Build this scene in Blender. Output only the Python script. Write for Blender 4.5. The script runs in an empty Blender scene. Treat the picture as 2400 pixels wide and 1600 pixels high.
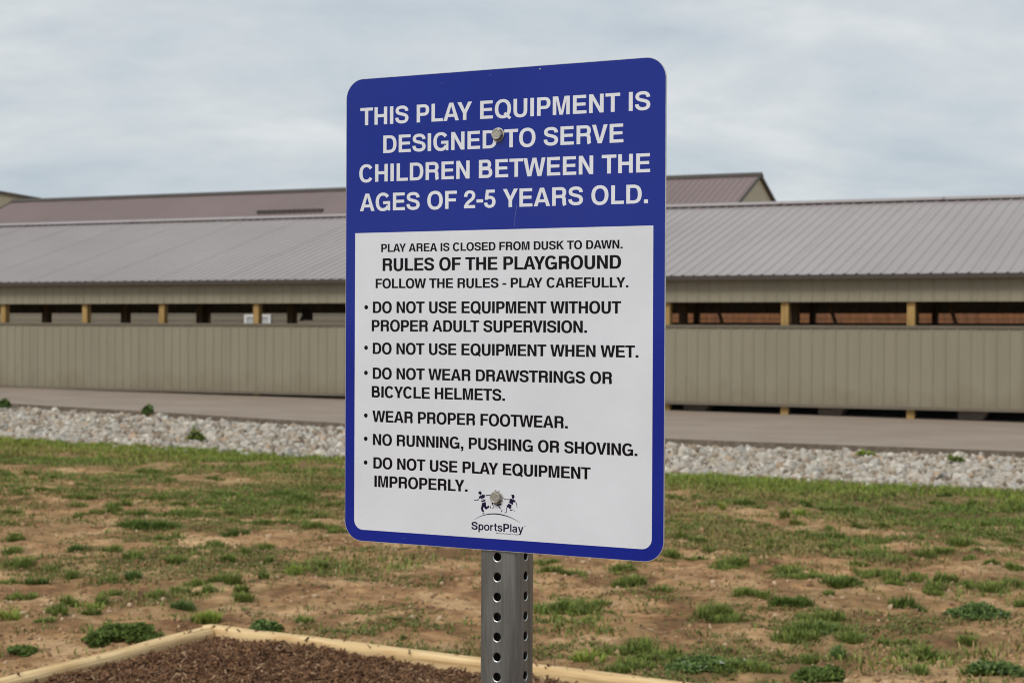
import bpy, math, random
import numpy as np
from mathutils import Matrix, Vector
from mathutils.geometry import tessellate_polygon

random.seed(7)
rng = np.random.default_rng(11)
sc = bpy.context.scene
COL = sc.collection

# ------------------------------------------------------------------ camera
EYE = 1.6
FPX = 3980.4          # focal length in pixels of the 2400 px wide photograph
PITCH, ROLL = -0.00765, 0.00445
cp, sp = math.cos(PITCH), math.sin(PITCH)
cr, sr = math.cos(ROLL), math.sin(ROLL)
r0 = Vector((1, 0, 0)); u0 = Vector((0, -sp, cp)); FWD = Vector((0, cp, sp))
RIGHT = r0 * cr + u0 * sr
UP = -r0 * sr + u0 * cr
cam = bpy.data.cameras.new("camera")
cam.sensor_width = 36.0
cam.lens = FPX / 2400 * 36.0
cam.clip_start = 0.05
cam.clip_end = 8000
cam.dof.use_dof = True
cam.dof.focus_distance = 2.14
cam.dof.aperture_fstop = 16.0
camo = bpy.data.objects.new("camera", cam)
COL.objects.link(camo)
m = Matrix.Identity(4)
for i in range(3):
    m[i][0] = RIGHT[i]; m[i][1] = UP[i]; m[i][2] = -FWD[i]
m[2][3] = EYE
camo.matrix_world = m
sc.camera = camo

# ------------------------------------------------------------------ sky and sun
SUN_DIR = Vector((-0.55, -0.60, 0.80)).normalized()    # towards the sun
w = bpy.data.worlds.new("World"); sc.world = w; w.use_nodes = True
nt = w.node_tree; nt.nodes.clear()
def nd(tree, t, **kw):
    n = tree.nodes.new(t)
    for k, v in kw.items():
        if k == 'inp':
            for a, b in v.items(): n.inputs[a].default_value = b
        else: setattr(n, k, v)
    return n
def ramp(tree, stops, interp='LINEAR'):
    n = tree.nodes.new('ShaderNodeValToRGB'); n.color_ramp.interpolation = interp
    e = n.color_ramp.elements
    while len(e) < len(stops): e.new(0.5)
    for i, (p, c) in enumerate(stops):
        e[i].position = p
        e[i].color = (*c, 1) if len(c) == 3 else c
    return n
sky = nd(nt, 'ShaderNodeTexSky', sky_type='NISHITA', sun_disc=False)
sky.sun_elevation = math.asin(SUN_DIR.z)
sky.sun_rotation = math.atan2(SUN_DIR.x, SUN_DIR.y)
bg_sky = nd(nt, 'ShaderNodeBackground'); bg_sky.inputs[1].default_value = 0.07
nt.links.new(sky.outputs[0], bg_sky.inputs[0])
tc = nd(nt, 'ShaderNodeTexCoord')
sep = nd(nt, 'ShaderNodeSeparateXYZ'); nt.links.new(tc.outputs['Generated'], sep.inputs[0])
mx = nd(nt, 'ShaderNodeMath', operation='MAXIMUM'); mx.inputs[1].default_value = 0.0
nt.links.new(sep.outputs[2], mx.inputs[0])
ad = nd(nt, 'ShaderNodeMath', operation='ADD'); ad.inputs[1].default_value = 0.34
nt.links.new(mx.outputs[0], ad.inputs[0])
dv = []
for k in (0, 1):
    d = nd(nt, 'ShaderNodeMath', operation='DIVIDE')
    nt.links.new(sep.outputs[k], d.inputs[0]); nt.links.new(ad.outputs[0], d.inputs[1]); dv.append(d)
cmb = nd(nt, 'ShaderNodeCombineXYZ')
nt.links.new(dv[0].outputs[0], cmb.inputs[0]); nt.links.new(dv[1].outputs[0], cmb.inputs[1])
mp = nd(nt, 'ShaderNodeMapping'); nt.links.new(cmb.outputs[0], mp.inputs[0])
mp.inputs['Location'].default_value = (3.1, 1.7, 0)
mp.inputs['Rotation'].default_value = (0, 0, math.radians(-12))
mp.inputs['Scale'].default_value = (1.3, 1.9, 1)
n1 = nd(nt, 'ShaderNodeTexNoise', inp={'Scale': 1.5, 'Detail': 10.0, 'Roughness': 0.58, 'Distortion': 0.35})
nt.links.new(mp.outputs[0], n1.inputs['Vector'])
mp2 = nd(nt, 'ShaderNodeMapping'); nt.links.new(cmb.outputs[0], mp2.inputs[0])
mp2.inputs['Scale'].default_value = (1.5, 4.2, 1)
n2 = nd(nt, 'ShaderNodeTexNoise', inp={'Scale': 1.5, 'Detail': 5.0, 'Roughness': 0.55})
nt.links.new(mp2.outputs[0], n2.inputs['Vector'])
mixn = nd(nt, 'ShaderNodeMix', data_type='FLOAT'); mixn.inputs[0].default_value = 0.22
nt.links.new(n1.outputs[0], mixn.inputs[2]); nt.links.new(n2.outputs[0], mixn.inputs[3])
cr_ = ramp(nt, [(0.34, (0.40, 0.465, 0.525)), (0.44, (0.48, 0.535, 0.58)), (0.53, (0.565, 0.605, 0.63)), (0.64, (0.68, 0.70, 0.71))])
nt.links.new(mixn.outputs[0], cr_.inputs[0])
bg_cl = nd(nt, 'ShaderNodeBackground'); bg_cl.inputs[1].default_value = 1.0
nt.links.new(cr_.outputs[0], bg_cl.inputs[0])
ms = nd(nt, 'ShaderNodeMixShader'); ms.inputs[0].default_value = 0.93
nt.links.new(bg_sky.outputs[0], ms.inputs[1]); nt.links.new(bg_cl.outputs[0], ms.inputs[2])
wo = nd(nt, 'ShaderNodeOutputWorld'); nt.links.new(ms.outputs[0], wo.inputs[0])

sl = bpy.data.lights.new("sun", 'SUN'); sl.energy = 1.45; sl.angle = math.radians(18); sl.color = (1, 0.94, 0.85)
so = bpy.data.objects.new("sun", sl); COL.objects.link(so)
so.rotation_euler = SUN_DIR.to_track_quat('Z', 'Y').to_euler(); so.location = SUN_DIR * 20
sc.view_settings.view_transform = 'Standard'; sc.view_settings.look = 'None'
sc.view_settings.exposure = 0.22; sc.view_settings.gamma = 1.0; sc.view_settings.use_curve_mapping = False
sc.render.engine = 'CYCLES'
sc.cycles.use_denoising = True
sc.cycles.max_bounces = 6
sc.cycles.filter_width = 1.05

# ------------------------------------------------------------------ materials
def new_mat(name):
    mt = bpy.data.materials.new(name); mt.use_nodes = True
    t = mt.node_tree; b = t.nodes['Principled BSDF']
    return mt, t, b
def setp(b, **kw):
    names = {'col': 'Base Color', 'rough': 'Roughness', 'metal': 'Metallic', 'spec': 'Specular IOR Level', 'trans': 'Transmission Weight', 'coat': 'Coat Weight'}
    for k, v in kw.items():
        b.inputs[names[k]].default_value = (*v, 1) if k == 'col' else v
def noisy(name, c1, c2, scale=(8, 8, 8), nscale=1.0, detail=5, rough=0.7, spec=0.3, bump=0.0, bscale=None, bdist=0.01, metal=0.0, lo=0.35, hi=0.65, space='Object', attr=None, attr_amt=1.0):
    mt, t, b = new_mat(name)
    tcn = nd(t, 'ShaderNodeTexCoord'); mpn = nd(t, 'ShaderNodeMapping'); mpn.inputs['Scale'].default_value = scale
    if space == 'World':
        geo = nd(t, 'ShaderNodeNewGeometry'); t.links.new(geo.outputs['Position'], mpn.inputs[0])
    else:
        t.links.new(tcn.outputs[space], mpn.inputs[0])
    no = nd(t, 'ShaderNodeTexNoise', inp={'Scale': nscale, 'Detail': detail, 'Roughness': 0.6})
    t.links.new(mpn.outputs[0], no.inputs['Vector'])
    rp = ramp(t, [(lo, c1), (hi, c2)]); t.links.new(no.outputs[0], rp.inputs[0])
    out = rp.outputs[0]
    if attr:
        at = nd(t, 'ShaderNodeAttribute', attribute_name=attr)
        mm = nd(t, 'ShaderNodeMix', data_type='RGBA', blend_type='MULTIPLY'); mm.inputs[0].default_value = attr_amt
        t.links.new(out, mm.inputs[6]); t.links.new(at.outputs['Color'], mm.inputs[7]); out = mm.outputs[2]
    t.links.new(out, b.inputs['Base Color'])
    setp(b, rough=rough, spec=spec, metal=metal)
    if bump:
        nb = nd(t, 'ShaderNodeTexNoise', inp={'Scale': bscale or 40.0, 'Detail': 6.0})
        t.links.new(mpn.outputs[0], nb.inputs['Vector'])
        bp = nd(t, 'ShaderNodeBump', inp={'Strength': bump, 'Distance': bdist}); t.links.new(nb.outputs[0], bp.inputs['Height'])
        t.links.new(bp.outputs[0], b.inputs['Normal'])
    return mt

# soil: tan dirt, darker damp streaks, thin olive growth, ochre crumbs
def soil_material():
    mt, t, b = new_mat("soil")
    geo = nd(t, 'ShaderNodeNewGeometry')
    def noise(scale, detail=6, rough=0.6, sc3=(1, 1, 1), dist=0.0):
        mpn = nd(t, 'ShaderNodeMapping'); mpn.inputs['Scale'].default_value = sc3
        t.links.new(geo.outputs['Position'], mpn.inputs[0])
        n = nd(t, 'ShaderNodeTexNoise', inp={'Scale': scale, 'Detail': detail, 'Roughness': rough, 'Distortion': dist})
        t.links.new(mpn.outputs[0], n.inputs['Vector']); return n
    a = noise(1.6, 8, 0.62, (1, 1, 1), 0.4)
    rp = ramp(t, [(0.37, (0.27, 0.143, 0.072)), (0.45, (0.43, 0.245, 0.120)), (0.53, (0.57, 0.342, 0.172)), (0.61, (0.70, 0.455, 0.245))])
    t.links.new(a.outputs[0], rp.inputs[0])
    f = noise(9, 8, 0.75)
    rf = ramp(t, [(0.37, (0.50, 0.46, 0.43)), (0.46, (0.86, 0.85, 0.84)), (0.54, (1.0, 1.0, 1.0)), (0.64, (1.25, 1.23, 1.18))])
    t.links.new(f.outputs[0], rf.inputs[0])
    mm = nd(t, 'ShaderNodeMix', data_type='RGBA', blend_type='MULTIPLY'); mm.inputs[0].default_value = 1.0
    t.links.new(rp.outputs[0], mm.inputs[6]); t.links.new(rf.outputs[0], mm.inputs[7])
    at = nd(t, 'ShaderNodeAttribute', attribute_name='green')
    g = noise(3.5, 6, 0.65)
    gm = nd(t, 'ShaderNodeMath', operation='MULTIPLY_ADD'); gm.inputs[1].default_value = 1.0
    t.links.new(at.outputs['Fac'], gm.inputs[0])
    gs = nd(t, 'ShaderNodeMath', operation='MULTIPLY_ADD'); gs.inputs[1].default_value = 1.3; gs.inputs[2].default_value = -0.68
    t.links.new(g.outputs[0], gs.inputs[0]); t.links.new(gs.outputs[0], gm.inputs[2])
    cl = nd(t, 'ShaderNodeClamp'); cl.inputs['Max'].default_value = 0.75; t.links.new(gm.outputs[0], cl.inputs[0])
    mg = nd(t, 'ShaderNodeMix', data_type='RGBA'); t.links.new(cl.outputs[0], mg.inputs[0])
    t.links.new(mm.outputs[2], mg.inputs[6]); mg.inputs[7].default_value = (0.165, 0.14, 0.058, 1)
    t.links.new(mg.outputs[2], b.inputs['Base Color'])
    nb = noise(30, 8, 0.7)
    bp = nd(t, 'ShaderNodeBump', inp={'Strength': 0.9, 'Distance': 0.03}); t.links.new(nb.outputs[0], bp.inputs['Height'])
    t.links.new(bp.outputs[0], b.inputs['Normal'])
    setp(b, rough=0.95, spec=0.1)
    return mt
M = {}
M['soil'] = soil_material()
M['concrete'] = noisy('concrete', (0.285, 0.225, 0.180), (0.355, 0.288, 0.236), (1, 1, 1), 0.7, 9, 0.9, 0.2, 0.2, 60, space='World', lo=0.3, hi=0.7)
M['stone'] = noisy('limestone', (0.66, 0.65, 0.62), (1.02, 1.01, 0.99), (11, 11, 11), 1.0, 4, 0.9, 0.2, 0.4, 6, attr='tint', space='World')
M['cladding'] = noisy('tan_painted_steel', (0.272, 0.245, 0.176), (0.302, 0.273, 0.198), (2.2, 2.2, 0.35), 1.0, 6, 0.5, 0.35, space='World')
def splash(mt, z0, h):
    t = mt.node_tree; b = t.nodes['Principled BSDF']; src = b.inputs['Base Color'].links[0].from_socket
    geo = nd(t, 'ShaderNodeNewGeometry'); sp_n = nd(t, 'ShaderNodeSeparateXYZ'); t.links.new(geo.outputs['Position'], sp_n.inputs[0])
    no = nd(t, 'ShaderNodeTexNoise', inp={'Scale': 1.6, 'Detail': 8.0, 'Roughness': 0.7}); t.links.new(geo.outputs['Position'], no.inputs['Vector'])
    mr = nd(t, 'ShaderNodeMapRange', inp={'From Min': z0, 'From Max': z0 + h, 'To Min': 0.55, 'To Max': -0.25}); t.links.new(sp_n.outputs[2], mr.inputs[0])
    ad_ = nd(t, 'ShaderNodeMath', operation='ADD', use_clamp=True); t.links.new(mr.outputs[0], ad_.inputs[0])
    sb = nd(t, 'ShaderNodeMath', operation='MULTIPLY_ADD'); sb.inputs[1].default_value = 1.6; sb.inputs[2].default_value = -0.8
    t.links.new(no.outputs[0], sb.inputs[0]); t.links.new(sb.outputs[0], ad_.inputs[1])
    mm = nd(t, 'ShaderNodeMix', data_type='RGBA'); t.links.new(ad_.outputs[0], mm.inputs[0]); t.links.new(src, mm.inputs[6])
    mm.inputs[7].default_value = (0.20, 0.155, 0.105, 1); t.links.new(mm.outputs[2], b.inputs['Base Color'])
splash(M['cladding'], 0.1, 0.75)
M['cladding_far'] = noisy('tan_steel_far', (0.50, 0.43, 0.31), (0.54, 0.465, 0.34), (0.4, 0.4, 0.2), 1.0, 3, 0.55, 0.3, space='World')
M['roof'] = noisy('taupe_roof_steel', (0.325, 0.283, 0.276), (0.37, 0.325, 0.317), (0.25, 0.25, 0.25), 1.0, 4, 0.36, 0.5, space='World')
M['roof_far'] = noisy('brown_roof_steel', (0.205, 0.150, 0.140), (0.235, 0.174, 0.163), (0.15, 0.15, 0.15), 1.0, 4, 0.5, 0.4, space='World')
M['trim'] = noisy('dark_brown_trim', (0.055, 0.044, 0.036), (0.07, 0.056, 0.046), (1, 1, 1), 1, 2, 0.5, 0.4)
M['trim_mid'] = noisy('olive_brown_trim', (0.16, 0.135, 0.10), (0.19, 0.16, 0.12), (1, 1, 1), 1, 2, 0.6, 0.3)
M['siding'] = noisy('shaded_siding', (0.19, 0.168, 0.125), (0.225, 0.198, 0.15), (0.4, 0.4, 0.2), 1.0, 3, 0.6, 0.25, space='World')  # shade on the far wall is mixed into this darker colour
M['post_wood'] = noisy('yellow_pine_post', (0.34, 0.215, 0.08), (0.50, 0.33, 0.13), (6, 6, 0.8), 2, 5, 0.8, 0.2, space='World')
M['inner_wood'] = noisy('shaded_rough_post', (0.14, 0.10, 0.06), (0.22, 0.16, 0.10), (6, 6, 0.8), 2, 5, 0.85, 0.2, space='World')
M['board_a'] = noisy('orange_plank', (0.20, 0.088, 0.040), (0.30, 0.135, 0.062), (5, 5, 1.0), 2, 5, 0.8, 0.2, space='World')
M['board_b'] = noisy('brown_plank', (0.17, 0.078, 0.042), (0.28, 0.13, 0.066), (5, 5, 1.0), 2, 5, 0.8, 0.2, space='World')
M['flat_black'] = noisy('plain_black', (0.012, 0.013, 0.015), (0.02, 0.02, 0.022), (2, 2, 2), 1, 3, 0.7, 0.3)  # plain black for the dark gap sheet and the low black shapes
M['white_frame'] = noisy('white_vinyl', (0.70, 0.70, 0.69), (0.76, 0.76, 0.75), (2, 2, 2), 1, 3, 0.5, 0.4)
M['pane'] = noisy('pale_blind_pane', (0.42, 0.44, 0.44), (0.55, 0.57, 0.57), (1, 1, 3), 1, 3, 0.25, 0.5)
M['timber'] = noisy('pale_treated_timber', (0.58, 0.37, 0.165), (0.86, 0.64, 0.345), (1.2, 16, 16), 2.2, 6, 0.75, 0.25, 0.25, 5)
M['mulch_base'] = noisy('mulch_bed', (0.09, 0.045, 0.026), (0.19, 0.10, 0.06), (1, 1, 1), 22, 6, 0.95, 0.1, 1.0, 45, 0.03, space='World')
M['mulch'] = noisy('shredded_bark', (0.75, 0.75, 0.75), (1, 1, 1), (30, 30, 30), 1, 3, 0.9, 0.15, attr='tint', space='World')
M['clod'] = noisy('soil_clod', (0.8, 0.8, 0.8), (1, 1, 1), (30, 30, 30), 1, 3, 0.95, 0.1, attr='tint', space='World')

def foliage_material():
    mt, t, b = new_mat('foliage')
    at = nd(t, 'ShaderNodeAttribute', attribute_name='tint')
    t.links.new(at.outputs['Color'], b.inputs['Base Color']); setp(b, rough=0.7, spec=0.2)
    tr = nd(t, 'ShaderNodeBsdfTranslucent'); t.links.new(at.outputs['Color'], tr.inputs[0])
    mxs = nd(t, 'ShaderNodeMixShader'); mxs.inputs[0].default_value = 0.25
    t.links.new(b.outputs[0], mxs.inputs[1]); t.links.new(tr.outputs[0], mxs.inputs[2])
    t.links.new(mxs.outputs[0], t.nodes['Material Output'].inputs[0])
    return mt
M['foliage'] = foliage_material()

# ------------------------------------------------------------------ helpers
def obj(name, verts, faces, mat, parent=None, loc=None, smooth=False):
    me = bpy.data.meshes.new(name); me.from_pydata([tuple(v) for v in verts], [], faces); me.update()
    if mat: me.materials.append(mat)
    if smooth: me.polygons.foreach_set('use_smooth', [True] * len(me.polygons))
    o = bpy.data.objects.new(name, me); COL.objects.link(o)
    if parent: o.parent = parent
    if loc is not None: o.location = loc
    return o
def np_mesh(name, V, F, mat, parent=None, tint=None, smooth=False):
    """V (n,3), F list of equally long faces (k,3) or (k,4)"""
    me = bpy.data.meshes.new(name)
    V = np.asarray(V, np.float32); F = np.asarray(F, np.int32)
    k, c = F.shape
    me.vertices.add(len(V)); me.vertices.foreach_set('co', V.ravel())
    me.loops.add(k * c); me.loops.foreach_set('vertex_index', F.ravel())
    me.polygons.add(k); me.polygons.foreach_set('loop_start', np.arange(0, k * c, c, dtype=np.int32))
    me.polygons.foreach_set('loop_total', np.full(k, c, np.int32))
    if smooth: me.polygons.foreach_set('use_smooth', np.ones(k, bool))
    if tint is not None:
        a = me.attributes.new('tint', 'FLOAT_COLOR', 'POINT')
        a.data.foreach_set('color', np.concatenate([tint, np.ones((len(V), 1))], 1).astype(np.float32).ravel())
    me.update(calc_edges=True)
    me.materials.append(mat)
    o = bpy.data.objects.new(name, me); COL.objects.link(o)
    if parent: o.parent = parent
    return o
def link_copy(src, parent, loc, name=None):
    o = src.copy(); COL.objects.link(o); o.parent = parent; o.location = loc
    return o
def tag(o, label=None, cat=None, group=None, kind=None):
    if label: o['label'] = label
    if cat: o['category'] = cat
    if group: o['group'] = group
    if kind: o['kind'] = kind
    return o
def empty(name, loc, rz=0):
    o = bpy.data.objects.new(name, None); COL.objects.link(o); o.location = loc; o.rotation_euler = (0, 0, rz)
    o.empty_display_size = 0.2
    return o
BOXF = [(0, 3, 2, 1), (4, 5, 6, 7), (0, 1, 5, 4), (1, 2, 6, 5), (2, 3, 7, 6), (3, 0, 4, 7)]
def boxv(x0, x1, y0, y1, z0, z1):
    return [(x0, y0, z0), (x1, y0, z0), (x1, y1, z0), (x0, y1, z0), (x0, y0, z1), (x1, y0, z1), (x1, y1, z1), (x0, y1, z1)]
def box(name, x0, x1, y0, y1, z0, z1, mat, parent=None, loc=None):
    return obj(name, boxv(x0, x1, y0, y1, z0, z1), BOXF, mat, parent, loc)

# numpy value noise
def vnoise(x, y, seed=0, octaves=4, gain=0.5):
    out = np.zeros_like(x, dtype=float); amp = 1.0; tot = 0
    for o in range(octaves):
        xi = np.floor(x).astype(np.int64); yi = np.floor(y).astype(np.int64)
        fx = x - xi; fy = y - yi
        fx = fx * fx * (3 - 2 * fx); fy = fy * fy * (3 - 2 * fy)
        def h(a, b):
            n = (a * 374761393 + b * 668265263 + (seed + o) * 1442695041) & 0xffffffff
            n = ((n ^ (n >> 13)) * 1274126177) & 0xffffffff
            return ((n ^ (n >> 16)) & 0xffff) / 65535.0
        v = (h(xi, yi) * (1 - fx) + h(xi + 1, yi) * fx) * (1 - fy) + (h(xi, yi + 1) * (1 - fx) + h(xi + 1, yi + 1) * fx) * fy
        out += v * amp; tot += amp; amp *= gain; x = x * 2.03 + 17.1; y = y * 2.03 + 5.3
    return out / tot

# ------------------------------------------------------------------ site frame: u along the barn, v away from the camera
B = math.radians(25.18)
CB, SB = math.cos(B), math.sin(B)
D0 = 35.0
V0 = D0 * CB                       # barn front line
UOFF = -D0 * SB                    # u of the point straight ahead
def uv(x, y): return x * CB - y * SB, x * SB + y * CB
def xy(u, v): return u * CB + v * SB, -u * SB + v * CB
def sstep(a, b, t):
    t = np.clip((t - a) / (b - a), 0, 1); return t * t * (3 - 2 * t)
def slab_z(u): return EYE - 1.577 - 0.0083 * (np.clip(u, -50, 25) - UOFF)
def edge_near(u):                   # near edge of the slab road
    return np.interp(u, [-60, -30, -23.5, -14.3, -8.5, -3.5, 20], [28.6, 27.6, 26.2, 24.4, 24.0, 24.55, 25.0])
def ground(x, y, bumps=True):
    x = np.asarray(x, float); y = np.asarray(y, float)
    u, v = uv(x, y)
    s = sstep(8, 18, v)
    z = (slab_z(u) + 0.0) * s
    en = edge_near(u)
    z = z - 0.13 * sstep(17.9, 19.2, v)
    if bumps:
        near = 1 - sstep(30, 60, np.hypot(x, y))
        z = z + near * ((vnoise(x * 0.9, y * 0.9, 3) - 0.5) * 0.06 + (vnoise(x * 4.5, y * 4.5, 9, 3, 0.6) - 0.5) * 0.045 + (vnoise(x * 10, y * 10, 14, 2, 0.6) - 0.5) * 0.036) * (1 - sstep(17.5, 19, v) * 0.6)
    return z
def at_px(px, py, bumps=True):
    """point of the ground seen at a pixel of the 2400 x 1600 photograph"""
    d = FWD + RIGHT * ((px - 1200) / FPX) - UP * ((py - 800) / FPX)
    t = 5.0
    for _ in range(40):
        z = float(ground(d.x * t, d.y * t, False))
        t += ((z - EYE) / d.z - t) * 0.6
    return d.x * t, d.y * t

# ------------------------------------------------------------------ planting bed outline
CORNER = np.array([-1.49, 8.47]); DIR_R = np.array([0.857, -0.515]); DIR_L = np.array([-0.45, -0.893])
DIR_R = DIR_R / np.linalg.norm(DIR_R); DIR_L = DIR_L / np.linalg.norm(DIR_L)
def bed_coords(x, y):
    Mx = np.array([DIR_R, DIR_L]).T; inv = np.linalg.inv(Mx)
    px_, py_ = x - CORNER[0], y - CORNER[1]
    return inv[0, 0] * px_ + inv[0, 1] * py_, inv[1, 0] * px_ + inv[1, 1] * py_
def in_bed(x, y, pad=0.0):
    a, b = bed_coords(x, y)
    return (a > -pad) & (b > -pad)

# ------------------------------------------------------------------ grass patches (pixel x, y of their foot, width) read off the photograph
patches = []
def P2(lst, ox, oy, s):
    for t in lst:
        x, y, wd = t[:3]
        patches.append((ox + x / s, oy + y / s, wd / s, t[3] if len(t) > 3 else ''))
P2([(220,25,90),(40,50,60),(330,65,70),(1000,18,150),(1165,62,80),(1450,60,110),(150,130,110),(270,150,100),(430,155,150),(630,155,150),(145,180,110),
(580,105,90),(480,210,120),(600,210,90),(520,255,130),(760,260,110),(840,210,90),(850,250,110),(780,300,90),(540,325,120),(650,315,120),(1090,220,180),(1220,245,120),
(930,320,220),(1290,310,260),(1010,395,380,'d'),(1430,235,140),(1530,270,200),(1700,295,250),(1900,170,170),(1530,185,150),(1700,215,140),(2010,300,160),(2040,220,180),
(1870,240,160),(1600,360,120),(1760,370,200),(2000,375,200),(2180,395,200),(2300,430,100),(2300,250,120),(2170,325,110),(60,290,150),(80,480,150),(80,555,160),(1060,470,110),
(1200,480,130),(1590,455,170,'d'),(520,545,80,'w'),(750,570,130),(900,625,90),(1190,640,130),(1450,540,90),(1660,575,90),(1810,550,110),(1550,630,90),(1830,625,40),(2010,690,150,'y'),
(100,670,180),(350,690,140),(480,740,100),(250,765,160,'d'),(80,770,150),(160,860,200),(50,1020,180,'y'),(740,760,140),(910,740,80,'w'),(770,840,160),(1080,880,110),(1230,840,120),
(1340,780,150),(1490,760,150),(1580,780,80),(1340,860,80),(1430,830,80),(1650,830,80),(1650,905,90),(1800,755,60),(600,930,140,'y'),(690,905,80),(480,920,100),(370,970,90),
(400,1010,70),(310,1060,90),(620,990,90),(1240,950,160,'w'),(2080,1050,90),(2200,670,50)], 0, 1100, 2.904)
P2([(150,35,100),(220,85,180),(490,75,140),(540,140,180),(690,165,110),(400,220,130),(250,250,300),(1000,50,120),(1240,70,150),(1330,95,180),(1520,125,150),(1640,75,100),
(1760,110,110),(1850,100,80),(1960,155,120),(2000,125,90),(2200,150,120),(2320,70,80),(1100,190,150),(920,280,180),(1000,300,110),(1830,245,150,'d'),(2330,230,90),
(1420,290,180),(1300,380,160),(1350,340,160),(1520,385,180),(1760,400,130),(1880,470,220),(570,440,200),(720,460,110),(350,475,110,'y'),(850,520,280),(1000,530,250),(1150,545,160),
(1850,540,100),(2200,550,220),(1350,495,80),(1500,470,60,'w'),(2080,395,60),(1450,190,50),(700,490,200),(560,520,180)], 1200, 1300, 1.96)
P2([(390,175,90),(350,160,80),(500,165,60),(770,165,110),(870,135,90),(960,180,120),(700,100,90),(350,205,90),(240,235,90),(450,260,150),(560,280,120),(660,300,80),(840,205,90),
(960,235,70),(960,290,90),(1070,160,80),(130,245,120),(310,290,110),(420,310,40,'y'),(120,375,70),(540,400,130),(690,440,90),(820,380,60),(1100,450,70),(1300,430,90,'d'),(1400,390,90),
(1450,425,90),(1560,420,90),(60,460,100),(240,440,120),(150,500,60),(270,515,120),(520,490,80),(1050,500,130,'d'),(1190,510,90),(1100,555,120),(780,560,120),(700,540,130),(900,420,90),
(90,620,110),(340,580,110),(580,580,80),(250,640,130),(430,690,160),(530,670,120),(1000,740,90),(1200,790,200,'d'),(1350,720,100),(1520,780,120),(1500,720,110),(1650,760,80),(1830,780,90),
(1600,640,150),(1750,620,130),(1860,590,130),(2000,640,90),(2150,670,80),(2300,700,130),(2300,790,120),(1780,840,110),(2160,835,110),(1980,800,110),(1950,550,180),(1880,450,90),
(2100,600,120),(2250,520,140),(1700,520,60),(1450,540,80),(1390,590,80),(1240,600,110),(1290,660,120),(1840,245,80,'d'),(1650,190,70),(1480,235,80),(1340,260,80),(1800,280,110),
(1700,345,150),(1520,330,150),(1240,320,150),(1100,320,110),(920,340,90,'y'),(2010,180,90),(2040,290,120),(2260,320,120),(2080,420,80),(2150,490,90),(2300,410,110)], 1540, 1080, 2.735)
PG = []
for px, py, wd, fl in patches:
    x, y = at_px(px, py)
    PG.append((x, y, wd / FPX * y, fl))

# ------------------------------------------------------------------ terrain sheet
def axis(lo, hi, step, far, grow=1.35):
    a = list(np.arange(lo, hi + 1e-6, step)); s = step
    b = a[-1]
    while b < far:
        s *= grow; b += s; a.append(b)
    s = step; b = a[0]; pre = []
    while b > -far:
        s *= grow; b -= s; pre.append(b)
    return np.array(pre[::-1] + a)
XS = axis(-9, 8.5, 0.05, 3500); YS = axis(6.2, 19.5, 0.05, 3500)
GX, GY = np.meshgrid(XS, YS)
GZ = ground(GX, GY)
U_, V_ = uv(GX, GY)
under = in_bed(GX, GY, -0.06)
GZ = np.where(under, GZ - 0.12, GZ)
GZ = np.where((V_ > edge_near(U_) + 0.25) & (V_ < V0 + 26) & (U_ > -62) & (U_ < 32), GZ - 0.10, GZ)
nx, ny = len(XS), len(YS)
idx = np.arange(nx * ny).reshape(ny, nx)
F = np.stack([idx[:-1, :-1], idx[:-1, 1:], idx[1:, 1:], idx[1:, :-1]], -1).reshape(-1, 4)
terrain = np_mesh('ground', np.stack([GX, GY, GZ], -1).reshape(-1, 3), F, M['soil'], smooth=True)
tag(terrain, kind='structure')
green = vnoise(GX * 0.55 + 4, GY * 0.8, 21, 4) * 0.7 - 0.25
green = green + 0.38 * sstep(12.8, 17.0, V_) + 0.25 * sstep(1.0, 4.5, GX) * sstep(9, 11, GY)
near = (np.abs(GX) < 12) & (GY > 5) & (GY < 22)
for (x, y, wd, fl) in PG:
    sx = max(0.6 * wd, 0.08); sy = max(0.5 * wd, 0.15)
    i0, i1 = np.searchsorted(XS, [x - 3 * sx, x + 3 * sx]); j0, j1 = np.searchsorted(YS, [y - 3 * sy, y + 3 * sy])
    sub = np.exp(-(((GX[j0:j1, i0:i1] - x) / sx) ** 2 + ((GY[j0:j1, i0:i1] - y) / sy) ** 2))
    green[j0:j1, i0:i1] += 0.35 * sub
ga = terrain.data.attributes.new('green', 'FLOAT', 'POINT')
ga.data.foreach_set('value', np.clip(green, -0.3, 1.2).astype(np.float32).ravel())

# ------------------------------------------------------------------ slab road in front of and under the barn
us = np.concatenate([np.arange(-60, 31, 2.0)])
Vt = []; Ft = []
for u in us:
    ve = float(edge_near(u)) + 0.03 * math.sin(u * 2.1)
    z = float(slab_z(u))
    rows = [(ve, z - 0.34), (ve, z - 0.012), (ve + 0.03, z), (V0 - 1.5, z), (V0 + 25, z)]
    for v, zz in rows:
        x, y = xy(u, v); Vt.append((x, y, zz))
for i in range(len(us) - 1):
    for j in range(4):
        a = i * 5 + j; Ft.append((a, a + 5, a + 6, a + 1))
M['slab_edge'] = noisy('dark_slab_edge', (0.14, 0.11, 0.085), (0.22, 0.18, 0.14), (1, 1, 1), 9, 5, 0.95, 0.1, 0.6, 30, 0.03, space='World')  # darker brown for the side face of the slab
road = obj('concrete_road', Vt, Ft, M['concrete']); tag(road, kind='structure')
road.data.materials.append(M['slab_edge'])
road.data.polygons.foreach_set('material_index', [1 if i % 4 == 0 else 0 for i in range(len(Ft))])

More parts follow.
